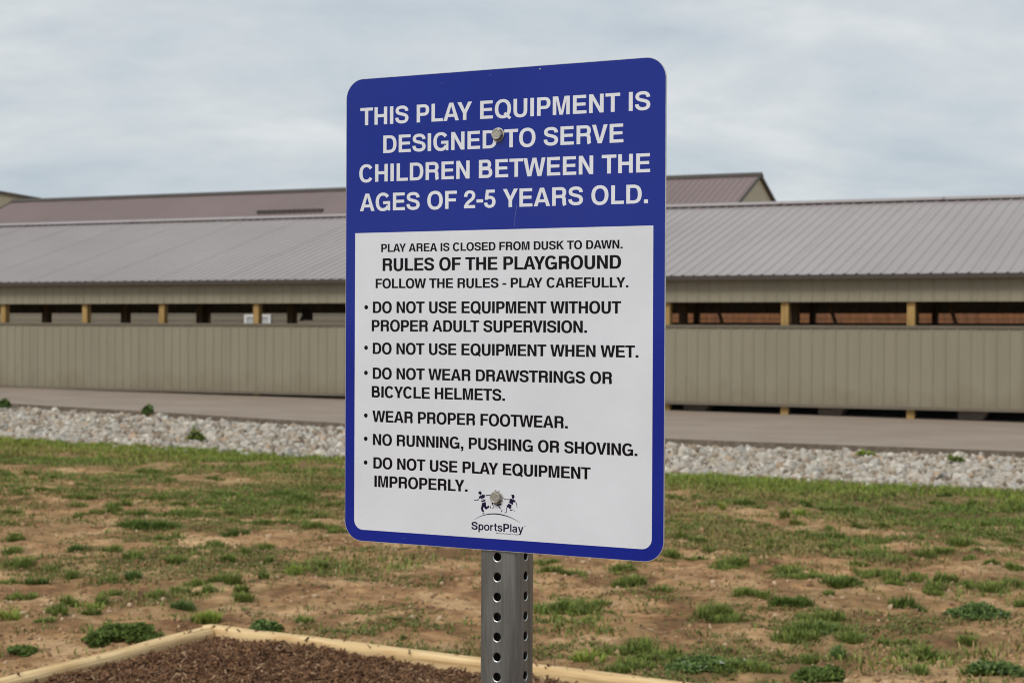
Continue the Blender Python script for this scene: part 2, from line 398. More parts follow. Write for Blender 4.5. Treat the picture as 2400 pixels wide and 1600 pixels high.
# ------------------------------------------------------------------ sheet-metal panels
def ribbed(width, length, nrib=4, rib_h=0.019, foot=0.05, top=0.022):
    """profile along x (0..width), pressed ribs towards -y, running along z 0..length"""
    pr = [(0.0, 0.0)]
    pitch = width / nrib
    for k in range(nrib):
        c = (k + 0.5) * pitch
        pr += [(c - foot / 2, 0), (c - top / 2, -rib_h), (c + top / 2, -rib_h), (c + foot / 2, 0)]
    pr.append((width, 0))
    n = len(pr)
    V = [(x, y, 0) for x, y in pr] + [(x, y, length) for x, y in pr] 
    t = 0.0012
    V += [(x, y + t, 0) for x, y in pr] + [(x, y + t, length) for x, y in pr]
    Fc = []
    for i in range(n - 1):
        Fc.append((i, i + 1, n + i + 1, n + i))
        Fc.append((2 * n + i + 1, 2 * n + i, 3 * n + i, 3 * n + i + 1))
    return V, Fc
PW = 0.9144
def gable_barn(root_name, label, u_a, npan, v_front, half, z_eave, z_ridge, z_ground, over, mats, front_parts, parent_uv=None):
    pass

# ------------------------------------------------------------------ the near barn
ZE, ZF, ZT, ZB = 0.956 + EYE, 0.531 + EYE, 0.042 + EYE, -1.439 + EYE
U_A = -13.48 + UOFF - 13 * PW          # left end of the sheeting
NP = 46
U_B = U_A + NP * PW
HALF = 6.25
base_u = (U_A + U_B) / 2
bx, by = xy(base_u, V0)
barn = empty('barn', (bx, by, float(slab_z(base_u))), -B)
BZ = float(slab_z(base_u))
tag(barn, 'long low tan metal stable barn with open slots and a taupe ribbed roof, in front', 'barn')
def L(u, v, z): return (u - base_u, v - V0, z - BZ)
V, Fc = ribbed(PW, ZT - ZB, rib_h=0.014)
w0 = None
for k in range(NP):
    l = L(U_A + k * PW, V0 - 0.004 * (k % 2), ZB)
    if w0 is None: w0 = obj('wall_panel', V, Fc, M['cladding'], barn, l)
    else: link_copy(w0, barn, l)
V, Fc = ribbed(PW, ZE + 0.03 - ZF, rib_h=0.014)
w1 = None
for k in range(NP):
    l = L(U_A + k * PW, V0 - 0.004 * (k % 2), ZF)
    if w1 is None: w1 = obj('fascia_panel', V, Fc, M['cladding'], barn, l)
    else: link_copy(w1, barn, l)
OVER = 0.22
ZRE = ZE + 0.085
slope = (2.87 + EYE - ZRE) / (HALF + OVER)
ang = math.atan(slope)
RL = (HALF + OVER) / math.cos(ang)
V, Fc = ribbed(PW, RL, rib_h=0.02, foot=0.062, top=0.028)
def roof_rot(V, side):
    out = []
    for x, y, z in V:
        # length along z -> up the slope
        yy = z * math.cos(ang) + y * math.sin(ang); zz = z * math.sin(ang) - y * math.cos(ang)
        out.append((x, yy, zz) if side > 0 else (x, -yy, zz))
    return out
VF = roof_rot(V, 1); VB = roof_rot(V, -1)
r_f = r_b = None
for k in range(NP):
    lf = L(U_A + k * PW, V0 - OVER, ZRE + 0.003 * (k % 2)); lb = L(U_A + k * PW, V0 + 2 * HALF + OVER, ZRE + 0.003 * (k % 2))
    if r_f is None:
        r_f = obj('roof_panel', VF, Fc, M['roof'], barn, lf)
        r_b = obj('roof_panel', VB, Fc, M['roof'], barn, lb)
    else:
        link_copy(r_f, barn, lf); link_copy(r_b, barn, lb)
# ridge cap standing on the ribs
ZR = ZRE + slope * (HALF + OVER)
capw = 0.20
for k in range(0, NP, 4):
    ua, ub = U_A + k * PW, min(U_A + (k + 4) * PW + 0.05, U_B)
    V = []; 
    for u in (ua, ub):
        for dy, dz in ((-capw, -capw * slope + 0.05), (-capw, -capw * slope + 0.064), (-0.02, 0.072), (0.02, 0.072), (capw, -capw * slope + 0.064), (capw, -capw * slope + 0.05), (0, 0.056)):
            V.append(L(u, V0 + HALF + dy, ZR + dz))
    Fq = [(i, i + 1, 7 + i + 1, 7 + i) for i in range(6)] + [(6, 0, 7, 13)]
    Fq += [tuple(range(6, -1, -1)), tuple(range(7, 14))]
    obj('ridge_cap', V, Fq, M['roof'], barn)
# eave boards and sill trims, one run per bay
p_u = [-13.55 + UOFF + 2.41 * k for k in range(-5, 0)] + [UOFF + t for t in (-13.56, -11.10, -8.90, -6.33, -3.85, -1.45, 0.95, 3.34, 5.75, 8.16)]
p_u += [8.16 + UOFF + 2.41 * k for k in range(1, 6)]
p_u = [u for u in p_u if U_A + 0.3 < u < U_B - 0.1]
for i in range(len(p_u) - 1):
    a, b_ = p_u[i], p_u[i + 1]
    if i == 0: a = U_A
    if i == len(p_u) - 2: b_ = U_B
    o = box('eave_trim', 0, b_ - a, -OVER - 0.035, -OVER - 0.005, ZRE - 0.085 - BZ, ZRE + 0.0 - BZ, M['trim'], barn, (a - base_u, 0, 0))
    box('top_rail', 0, b_ - a, -0.035, 0.03, ZT - 0.004 - BZ, ZT + 0.045 - BZ, M['trim_mid'], barn, (a - base_u, 0, 0))
    box('bottom_rail', 0, b_ - a, -0.03, 0.03, ZB - 0.035 - BZ, ZB + 0.02 - BZ, M['trim_mid'], barn, (a - base_u, 0, 0))
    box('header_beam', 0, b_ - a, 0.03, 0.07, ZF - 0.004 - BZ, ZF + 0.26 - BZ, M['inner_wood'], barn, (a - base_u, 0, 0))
    box('soffit', 0, b_ - a, -OVER - 0.004, 0.03, ZRE - 0.03 - BZ, ZRE - 0.012 - BZ, M['trim'], barn, (a - base_u, 0, 0))
pw = 0.145
pz0 = -0.35
p0 = None
for u in p_u:
    l = (u - base_u, 0.045, 0)
    if p0 is None: p0 = box('post', -pw / 2, pw / 2, 0.03, 0.03 + pw, pz0, ZRE - BZ, M['post_wood'], barn, l)
    else: link_copy(p0, barn, l)
q0 = s0 = None
for i, u in enumerate(p_u):
    l = (u + 1.32 * 0 - base_u - 0.35, 2.0, 0)
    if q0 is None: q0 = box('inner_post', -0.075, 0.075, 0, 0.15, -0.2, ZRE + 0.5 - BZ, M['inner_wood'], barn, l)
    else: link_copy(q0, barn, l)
def px_u(px, dv):                  # u of a pixel column on the line v = V0 + dv
    k = (px - 1200) / FPX; D1 = D0 + dv / CB
    t = D1 * k / (CB + k * SB)
    return t - D1 * SB
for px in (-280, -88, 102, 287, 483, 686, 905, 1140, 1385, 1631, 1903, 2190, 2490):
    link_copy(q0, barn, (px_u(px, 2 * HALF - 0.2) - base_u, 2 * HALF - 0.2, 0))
# right half: black sheet added for the dark gap, with knee braces
UX = -2.2 + UOFF
u = UX + 1.1
br = None
while u < U_B - 1:
    V = [(0, 2.40, ZT + 0.02 - BZ), (0.07, 2.40, ZT + 0.02 - BZ), (-0.13, 2.40, ZT + 0.62 - BZ), (-0.20, 2.40, ZT + 0.62 - BZ)]
    V += [(x, y + 0.04, z) for x, y, z in V]
    if br is None: br = obj('knee_brace', V, BOXF, M['inner_wood'], barn, (u - base_u, 0, 0))
    else: link_copy(br, barn, (u - base_u, 0, 0))
    u += 2.41
# added black sheet standing for the dark opening, back wall and gable ends
box('dark_gap_sheet', 0, U_B - 0.1 - UX, 0, 0.05, 0.25, ZT + 0.10 - BZ, M['flat_black'], barn, (UX - base_u, 2.52, 0))
V, Fc = ribbed(PW, ZE + 0.03 - ZF)
bf = None
for k in range(NP):
    u = U_A + k * PW
    if True:
        l = L(u, V0 + 2 * HALF + 0.02, ZF - 0.10)
        if bf is None: bf = obj('back_fascia_panel', V, Fc, M['cladding'], barn, l)
        else: link_copy(bf, barn, l)
for ue, nm in ((U_A, 'end_wall'), (U_B, 'end_wall')):
    V = []
    for du in (-0.02, 0.02):
        for v, z in ((V0, ZB), (V0 + 2 * HALF, ZB), (V0 + 2 * HALF, ZRE - 0.0), (V0 + HALF, ZR - 0.05), (V0, ZRE - 0.0)):
            V.append(L(ue + du, v, z))
    Fq = [(4, 3, 2, 1, 0), (5, 6, 7, 8, 9)] + [(i, (i + 1) % 5, 5 + (i + 1) % 5, 5 + i) for i in range(5)]
    obj(nm, V, Fq, M['cladding'], barn)

# low black shapes seen under the right-hand wall
form = None
tu = [-9.6 + 0, ]
def form_mesh(Lg):  # low black block with one slanted end
    h = 0.34
    V = []
    for y, s in ((0, 0.0), (0.5, 0.0)):
        V += [(0, y, 0), (Lg, y, 0), (Lg, y, h - 0.03), (Lg - 0.03, y, h), (0.30, y, h), (0.20, y, h - 0.05)]
    F_ = [(0, 1, 2, 3, 4, 5), (11, 10, 9, 8, 7, 6)] + [((i + 1) % 6, i, 6 + i, 6 + (i + 1) % 6) for i in range(6)]
    return V, F_
spots = [(1440, 1600, 'black trough just right of the sign edge, under the tan wall'),
         (1655, 1915, 'black trough under the wall, straddling the first lower post right of the sign'),
         (1974, 2243, 'black trough under the wall, straddling the second lower post right of the sign'),
         (2310, 2560, 'black trough under the wall at the right edge of the photo')]
for a, b_, lab in spots:
    ua, ub = px_u(a, 0.9), px_u(b_, 0.9)
    x, y = xy(ua, V0 + 0.9)
    V, F_ = form_mesh(ub - ua)
    o = obj('black_form', V, F_, M['flat_black'], None, (x, y, float(slab_z(ua))))
    o.rotation_euler = (0, 0, -B)
    tag(o, lab, 'feed trough', 'black forms inside the barn')

for a, b_, lab in ((1603, 1672, 'grey block added for the pale gap under the wall between the first two black forms right of the sign'),
                   (1918, 1990, 'grey block added for the pale gap under the wall between the two lower posts'),
                   (2246, 2325, 'grey block added for the pale gap under the wall nearest the right edge of the photo')):
    ua, ub = px_u(a, 0.42), px_u(b_, 0.42)  # grey blocks added where the floor in shade comes out too dark
    x, y = xy(ua, V0 + 0.42); Lg = ub - ua; h = 0.33
    V = [(0, 0, 0), (Lg - 0.16, 0, 0), (Lg + 0.06, 0, h), (0.02, 0, h)]; V = V + [(p[0], 0.4, p[2]) for p in V]
    o = obj('added_block', V, [(0, 1, 2, 3), (7, 6, 5, 4), (0, 4, 5, 1), (1, 5, 6, 2), (2, 6, 7, 3), (3, 7, 4, 0)], M['concrete'], None, (x, y, float(slab_z(ua))))
    o.rotation_euler = (0, 0, -B); tag(o, lab, 'concrete block', 'added grey blocks inside the barn')

# plank wall standing behind the barn, seen through the slot
fu0, fu1 = px_u(1500, 2 * HALF + 2.6), px_u(2700, 2 * HALF + 2.6)
x, y = xy(fu0, V0 + 2 * HALF + 2.6)
fence = empty('plank_wall', (x, y, float(slab_z(fu0)) - 0.1), -B); tag(fence, 'orange-brown plank wall behind the long barn, seen through its slot right of the sign', 'wall')
u = 0.0; fz = float(slab_z(fu0)) - 0.1
while u < fu1 - fu0:
    wd = random.choice([0.22, 0.30, 0.42, 0.55, 0.8])
    zt = 0.78 + EYE + random.uniform(-0.01, 0.01)
    for q, (z0_, z1_) in enumerate(((0.02, 0.30), (0.31, 0.52), (0.53, 0.80))):
        box('plank', 0, wd - 0.005, random.uniform(0, 0.02), 0.05, z0_ + EYE - fz, z1_ + EYE - fz, M['board_a'] if random.random() < .5 else M['board_b'], fence, (u, 0, 0))
    u += wd
for k in range(int((fu1 - fu0) / 2.4) + 1): box('support_post', 0, 0.12, 0.058, 0.17, 0, 0.78 + EYE - fz, M['inner_wood'], fence, (k * 2.4 + 0.1, 0, 0))
box('lower_board', 0, fu1 - fu0, 0.051, 0.054, 0.05, EYE + 0.79 - fz, M['inner_wood'], fence)

# hanging flood lamp inside the left part
k = (720 - 1200) / FPX; D1 = D0 + 4.0 / CB; t = D1 * k / (CB + k * SB); lu = t - D1 * SB
x, y = xy(lu, V0 + 4.0)
lamp = empty('hanging_lamp', (x, y, 1.88), -B)
tag(lamp, 'small dark lamp hanging inside the barn, seen through the slot left of the sign', 'lamp')
box('lamp_housing', -0.11, 0.11, -0.08, 0.08, -0.10, 0.17, M['trim'], lamp)
box('lamp_arm', -0.19, -0.10, -0.02, 0.02, -0.08, -0.02, M['trim'], lamp)
obj('lamp_hood', [(-.2, -.03, -.12), (-.14, -.03, -.12), (-.14, .03, -.12), (-.2, .03, -.12), (-.19, -.02, -.04), (-.15, -.02, -.04), (-.15, .02, -.04), (-.19, .02, -.04)], BOXF, M['trim'], lamp)
box('hanger_rod', -0.012, 0.012, -0.012, 0.012, 0.17, 1.6, M['trim'], lamp)

# ------------------------------------------------------------------ the big barn behind
def far_building(name, label, ox, oy, rot, length, half, z_r, z_e, z_g, roof_m, wall_m, over=0.35, panels=True, npan=0):
    root = empty(name, (ox, oy, z_g), rot); tag(root, label, 'barn')
    sl_ = (z_r - z_e) / half; a = math.atan(sl_)
    R = (half + over) / math.cos(a)
    pwid = PW; n_ = int(round(length / pwid))
    V, Fc_ = ribbed(pwid, R, rib_h=0.022, foot=0.06, top=0.025)
    def rr(V, sd):
        out = []
        for x, y, z in V:
            yy = z * math.cos(a) + y * math.sin(a); zz = z * math.sin(a) - y * math.cos(a)
            out.append((x, sd * yy, zz))
        return out
    zlow = z_e - over * sl_ - z_g
    f0 = b0 = None
    for k in range(n_):
        x0 = -(k + 1) * pwid
        if f0 is None:
            f0 = obj('roof_panel', rr(V, 1), Fc_, roof_m, root, (x0, -half - over, zlow))
            b0 = obj('roof_panel', rr(V, -1), Fc_, roof_m, root, (x0, half + over, zlow))
        else:
            link_copy(f0, root, (x0, -half - over, zlow + 0.003 * (k % 2))); link_copy(b0, root, (x0, half + over, zlow + 0.003 * (k % 2)))
    Lg = n_ * pwid
    zr = z_r - z_g
    V = []
    for x in (-Lg - 0.03, 0.06):
        for dy, dz in ((-0.22, -0.22 * sl_ + 0.03), (-0.22, -0.22 * sl_ + 0.055), (0, 0.085), (0.22, -0.22 * sl_ + 0.055), (0.22, -0.22 * sl_ + 0.03), (0, 0.03)):
            V.append((x, dy, zr + dz))
    obj('ridge_cap', V, [(i, (i + 1) % 6, 6 + (i + 1) % 6, 6 + i) for i in range(6)] + [(5, 4, 3, 2, 1, 0), (6, 7, 8, 9, 10, 11)], M['trim'], root)
    for x0, x1 in ((-0.10, -0.06), (-Lg + 0.06, -Lg + 0.10)):     # gable walls inset from the rake
        V = []
        for x in (x0, x1):
            for y, z in ((-half, 0), (half, 0), (half, z_e - z_g - 0.04), (0, zr - 0.06), (-half, z_e - z_g - 0.04)):
                V.append((x, y, z))
        obj('gable_wall', V, [(4, 3, 2, 1, 0), (5, 6, 7, 8, 9)] + [(i, (i + 1) % 5, 5 + (i + 1) % 5, 5 + i) for i in range(5)], wall_m, root)
    for x0 in (0.005, -Lg - 0.045):
        for sd in (-1, 1):
            V = []
            for x in (x0, x0 + 0.04):
                for y, z in ((0, zr + 0.03), (0, zr - 0.09), (half + over, zlow - 0.09), (half + over, zlow + 0.03)):
                    V.append((x, sd * y, z))
            f_ = [(0, 1, 2, 3), (7, 6, 5, 4), (0, 4, 5, 1), (1, 5, 6, 2), (2, 6, 7, 3), (3, 7, 4, 0)]
            obj('rake_trim', V, f_, M['trim'], root)
    zh = z_e - z_g; nl = int(zh / 0.2); V, Fc_ = [], []
    for i in range(nl + 1):        # lapped horizontal boards pressed into each sheet
        a0, a1 = zh * i / (nl + 1), zh * (i + 1) / (nl + 1); n0 = len(V)
        V += [(0, -0.022, a0), (pwid, -0.022, a0), (pwid, -0.002, a1), (0, -0.002, a1), (pwid, 0.0, a0), (0, 0.0, a0)]
        Fc_ += [(n0, n0 + 1, n0 + 2, n0 + 3), (n0 + 5, n0 + 4, n0 + 1, n0)]
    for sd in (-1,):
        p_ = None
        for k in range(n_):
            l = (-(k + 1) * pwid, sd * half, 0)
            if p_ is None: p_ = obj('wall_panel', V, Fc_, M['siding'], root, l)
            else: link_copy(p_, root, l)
    box('back_wall', -Lg + 0.11, -0.11, half - 0.05, half, 0, z_e - z_g, wall_m, root)
    return root, Lg, zr, sl_, half, over
FZ = 5.47 + EYE
far, FL, fzr, fsl, fh, fo = far_building('barn', 'larger barn behind the long one, with a brown roof and a tan right-hand gable', 8.75, 60.05, -B,
                    33.6, 9.0, FZ, FZ - 9.0 * 0.45, -0.15, M['roof_far'], M['cladding_far'])
# long dark vent strip low on its near roof slope
def ray(px, py):
    return FWD + RIGHT * ((px - 1200) / FPX) - UP * ((py - 800) / FPX)
def on_far_roof(px, py):
    d = ray(px, py); o0 = Vector((0, 0, EYE))
    n_ = Vector((-SB * fsl, -CB * fsl, 1.0))
    c0 = Vector((8.75, 60.05, FZ))
    t = (c0 - o0).dot(n_) / d.dot(n_)
    p = o0 + d * t - Vector((8.75, 60.05, -0.15))
    return p.x * CB - p.y * SB, p.x * SB + p.y * CB, p.z
pa, pb = on_far_roof(604, 501), on_far_roof(757, 495)
ym = (pa[1] + pb[1]) / 2; zm = (pa[2] + pb[2]) / 2
box('roof_vent', pa[0], pb[0], ym - 0.1, ym + 0.08, zm - 0.05, zm + 0.11, M['trim'], far)
# white twin-pane window on its wall
def on_far_wall(px, py):
    d = ray(px, py); o0 = Vector((0, 0, EYE)); n_ = Vector((SB, CB, 0))
    c0 = Vector((8.75, 60.05, 0)) - n_ * fh
    t = (c0 - o0).dot(n_) / d.dot(n_)
    p = o0 + d * t - Vector((8.75, 60.05, -0.15))
    return p.x * CB - p.y * SB, p.z
x0, z1 = on_far_wall(575, 737); x1, _ = on_far_wall(637, 737)
wf = obj('window_frame', [], [], M['white_frame'], far)
zz0 = z1 - 1.3
fr = []
frF = []
def addb(*a):
    n_ = len(fr); fr.extend(boxv(*a)); frF.extend([tuple(i + n_ for i in f) for f in BOXF])
yw = -fh
addb(x0, x1, yw - 0.08, yw - 0.024, z1 - 0.09, z1); addb(x0, x1, yw - 0.08, yw - 0.024, zz0, zz0 + 0.09)
for xx in (x0, (x0 + x1) / 2 - 0.05, x1 - 0.1): addb(xx, xx + 0.1, yw - 0.077, yw - 0.026, zz0 + 0.09, z1 - 0.09)
addb(x0 + 0.1, x1 - 0.1, yw - 0.07, yw - 0.03, (z1 + zz0) / 2 + 0.28, (z1 + zz0) / 2 + 0.33)
wf.data.from_pydata(fr, [], frF); wf.data.update()
for a, b_ in ((x0 + 0.1, (x0 + x1) / 2 - 0.05), ((x0 + x1) / 2 + 0.05, x1 - 0.1)):
    box('window_pane', a, b_, yw - 0.05, yw - 0.035, zz0 + 0.09, z1 - 0.09, M['pane'], far)

# gable-fronted barn at the far left
gx, gy = -24.6, 80.0
r3, *_ = far_building('barn', 'third barn at the left edge, only its dull gable top showing above the roofs', 0, 0, 0, 22, 8.0, EYE + 7.25, EYE + 7.25 - 8.0 * 0.17, -0.15, M['roof_far'], M['cladding'], over=0.4)
r3.rotation_euler = (0, 0, -math.pi / 2)
r3.location = (-27.2, 79.0, -0.57)
TH = math.radians(0)

# ------------------------------------------------------------------ rip-rap
ico_v = []
ph = (1 + 5 ** .5) / 2
for a, b_ in ((-1, ph), (1, ph), (-1, -ph), (1, -ph)): ico_v.append((a, b_, 0))
for a, b_ in ((-1, ph), (1, ph), (-1, -ph), (1, -ph)): ico_v.append((0, a, b_))
for a, b_ in ((-1, ph), (1, ph), (-1, -ph), (1, -ph)): ico_v.append((b_, 0, a))
ico_v = np.array(ico_v); ico_v /= np.linalg.norm(ico_v[0])
ico_f = np.array([(0,11,5),(0,5,1),(0,1,7),(0,7,10),(0,10,11),(1,5,9),(5,11,4),(11,10,2),(10,7,6),(7,1,8),(3,9,4),(3,4,2),(3,2,6),(3,6,8),(3,8,9),(4,9,5),(2,4,11),(6,2,10),(8,6,7),(9,8,1)])
def rot_mats(n):
    q = rng.normal(size=(n, 4)); q /= np.linalg.norm(q, axis=1)[:, None]
    w_, x, y, z = q.T
    return np.stack([1-2*(y*y+z*z), 2*(x*y-z*w_), 2*(x*z+y*w_), 2*(x*y+z*w_), 1-2*(x*x+z*z), 2*(y*z-x*w_), 2*(x*z-y*w_), 2*(y*z+x*w_), 1-2*(x*x+y*y)], -1).reshape(n, 3, 3)
def lumps(pos, size, flat=(0.5, 0.85), jit=0.36):
    n = len(pos)
    v = ico_v[None] * (1 + rng.uniform(-jit, jit, (n, 12, 1)))
    s = np.stack([np.ones(n), rng.uniform(0.6, 1.0, n), rng.uniform(*flat, n)], -1)
    v = v * s[:, None]
    R = rot_mats(n)
    v = np.einsum('nij,nkj->nki', R, v) * size[:, None, None]
    return v + pos[:, None]
STONE_COL = np.array([(0.56, 0.50, 0.43), (0.64, 0.59, 0.52), (0.47, 0.40, 0.32), (0.38, 0.30, 0.23), (0.72, 0.68, 0.61), (0.50, 0.47, 0.43), (0.58, 0.42, 0.29), (0.27, 0.215, 0.17)])
STONE_P = [0.22, 0.17, 0.18, 0.12, 0.10, 0.1, 0.05, 0.06]
pos = []
sp_ = 0.078
uu = np.arange(-34, 9, sp_); vv = np.arange(17.55, 29, sp_)
UU, VV = np.meshgrid(uu, vv); UU = UU + rng.uniform(-.5, .5, UU.shape) * sp_; VV = VV + rng.uniform(-.5, .5, VV.shape) * sp_
en = edge_near(UU); lowe = 18.1 + 0.25 * sstep(-8, -3, UU) + (vnoise(UU * 0.9, UU * 0 + 2.0, 5, 3) - 0.5) * 0.7
keep = (VV < en - 0.34 + 0.2 * rng.random(UU.shape)) & (VV > lowe)
stray = (VV > lowe - 0.45) & (VV <= lowe) & (rng.random(UU.shape) < 0.12)
X_, Y_ = xy(UU, VV)
inview = np.abs(X_ / np.maximum(Y_, 1)) < 0.42
keep = (keep | stray) & inview
X_, Y_, UUk, VVk = X_[keep], Y_[keep], UU[keep], VV[keep]
size = np.clip(rng.lognormal(math.log(0.038), 0.42, len(X_)), 0.02, 0.115)
mound = 0.055 * sstep(18.0, 19.0, VVk) * (1 - sstep(-1.6, -0.3, VVk - edge_near(UUk))) - 0.02 * sstep(-1.0, -0.3, VVk - edge_near(UUk))
Z_ = ground(X_, Y_, False) + mound + rng.uniform(-0.01, 0.045, len(X_))
pos = np.stack([X_, Y_, Z_], -1)
vis = (np.abs(X_ / Y_) < 0.30) & ~((X_ / Y_ > -0.10) & (X_ / Y_ < 0.088))
score = np.where(vis, size / Y_, 0)
order = np.argsort(-score)
big = order[:300]; rest = order[300:]
bed_u = np.arange(-36, 11, 1.0)
Vt, Ft = [], []
for i, u in enumerate(bed_u):
    for f_ in np.linspace(0, 1, 7):
        v = 18.0 + f_ * (float(edge_near(u)) + 0.05 - 18.0)
        x, y = xy(u, v); Vt.append((x, y, float(ground(x, y, False)) + (-0.03 if f_ == 0 else 0.06 if f_ < 0.75 else 0.01)))
for i in range(len(bed_u) - 1):
    for j in range(6):
        a = i * 7 + j; Ft.append((a, a + 7, a + 8, a + 1))
M['grit'] = noisy('grey_grit', (0.20, 0.175, 0.15), (0.36, 0.33, 0.29), (1, 1, 1), 14, 5, 0.95, 0.1, 0.8, 30, 0.03, space='World')
rock_bed = obj('rock_bed', Vt, Ft, M['grit']); tag(rock_bed, kind='structure')
V = lumps(pos[rest], size[rest])
nst = len(rest)
F_ = (ico_f[None] + (np.arange(nst) * 12)[:, None, None]).reshape(-1, 3)
c = STONE_COL[rng.choice(8, nst, p=STONE_P)] * rng.uniform(0.88, 1.1, (nst, 1))
o = np_mesh('stones', V.reshape(-1, 3), F_, M['stone'], rock_bed, np.repeat(c, 12, 0)); tag(o, kind='stuff')
protos = []
for k in range(24):
    v = lumps(np.zeros((1, 3)), np.ones(1))[0]
    cc = STONE_COL[rng.choice(8, p=STONE_P)] * rng.uniform(0.9, 1.08)
    me = bpy.data.meshes.new('stone'); me.from_pydata(v.tolist(), [], ico_f.tolist())
    a = me.attributes.new('tint', 'FLOAT_COLOR', 'POINT'); a.data.foreach_set('color', np.tile([*cc, 1.0], 12))
    me.materials.append(M['stone']); protos.append(me)
for n_, i in enumerate(big):
    o = bpy.data.objects.new('stone', protos[n_ % 24]); COL.objects.link(o); o.parent = rock_bed
    o.location = pos[i]; s = float(size[i]); o.scale = (s, s, s); o.rotation_euler = (0, 0, random.uniform(0, 6.28))

# ------------------------------------------------------------------ foliage
TINTS = {'': [(0.185, 0.240, 0.062), (0.145, 0.200, 0.050), (0.230, 0.265, 0.082), (0.12, 0.175, 0.045)],
         'd': [(0.105, 0.160, 0.038), (0.135, 0.195, 0.048), (0.085, 0.130, 0.032)],
         'y': [(0.25, 0.33, 0.06), (0.20, 0.29, 0.055), (0.29, 0.33, 0.09)],
         'w': [(0.125, 0.200, 0.065), (0.155, 0.235, 0.080), (0.095, 0.155, 0.05)],
         'o': [(0.27, 0.235, 0.095), (0.23, 0.225, 0.085), (0.34, 0.27, 0.14)]}
def blades(px, py, pz, h, lean, az, wdt, tint):
    """bent five-point blades"""
    n = len(px)
    dx, dy = np.cos(az), np.sin(az)
    sx, sy = -dy * wdt / 2, dx * wdt / 2
    b = np.stack([px, py, pz], -1)
    s = np.stack([sx, sy, np.zeros(n)], -1)
    mid = b + np.stack([dx * lean * h * 0.35, dy * lean * h * 0.35, h * 0.6], -1)
    tip = b + np.stack([dx * lean * h, dy * lean * h, h * (1.0 - 0.25 * np.minimum(lean, 1.6))], -1)
    V = np.stack([b - s, b + s, mid + s * 0.8, mid - s * 0.8, tip], 1)
    k = (np.arange(n) * 5)[:, None]
    F = np.concatenate([np.stack([k[:, 0], k[:, 0] + 1, k[:, 0] + 2], -1), np.stack([k[:, 0], k[:, 0] + 2, k[:, 0] + 3], -1), np.stack([k[:, 0] + 3, k[:, 0] + 2, k[:, 0] + 4], -1)], 0)
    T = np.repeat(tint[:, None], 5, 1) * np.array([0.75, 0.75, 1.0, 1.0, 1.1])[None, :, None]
    return V.reshape(-1, 3), F, T.reshape(-1, 3)
class Fol:
    def __init__(s): s.V = []; s.F = []; s.T = []; s.n = 0
    def add(s, V, F, T):
        s.V.append(V); s.F.append(F + s.n); s.T.append(T); s.n += len(V)
    def build(s, name, parent=None):
        return np_mesh(name, np.concatenate(s.V), np.concatenate(s.F), M['foliage'], parent, np.concatenate(s.T))
def pick(fl, n):
    t = np.array(TINTS[fl]) * np.array([1.22, 1.17, 1.05]); return t[rng.integers(0, len(t), n)] * rng.uniform(0.75, 1.25, (n, 1))
def tuft(fol, x, y, rx, ry, n, h, fl, wd=0.007, lean=0.7, sub=None):
    """a patch of many small clumps"""
    sub = sub or max(4, int(rx * ry * 420) + 4)
    a = rng.uniform(0, 2 * np.pi, sub); r = np.sqrt(rng.random(sub))
    cx = x + rx * r * np.cos(a); cy = y + ry * r * np.sin(a)
    ch = rng.uniform(0.55, 1.15, sub) * (1.1 - 0.5 * r)
    k = rng.integers(0, sub, n)
    sp2 = 0.02 + 0.25 * min(rx, ry)
    bx_ = cx[k] + rng.normal(0, sp2 * 0.6, n); by_ = cy[k] + rng.normal(0, sp2 * 0.6, n)
    az = np.arctan2(by_ - cy[k], bx_ - cx[k]) + rng.normal(0, 0.9, n)
    hh = h * ch[k] * rng.uniform(0.5, 1.35, n)
    rag = vnoise(bx_ * 8 + 3, by_ * 8, 88, 3); q = ((bx_ - x) / (rx * 1.25)) ** 2 + ((by_ - y) / (ry * 1.25)) ** 2
    ok = rag * 1.5 > q * 0.75 + 0.12
    bx_, by_, az, hh = bx_[ok], by_[ok], az[ok], hh[ok]; n = len(bx_)
    if n == 0: return
    bz = ground(bx_, by_)
    fol.add(*blades(bx_, by_, bz - 0.004, hh, np.abs(rng.normal(lean, 0.35, n)), az, np.full(n, wd) * rng.uniform(0.6, 1.3, n), pick(fl, n)))
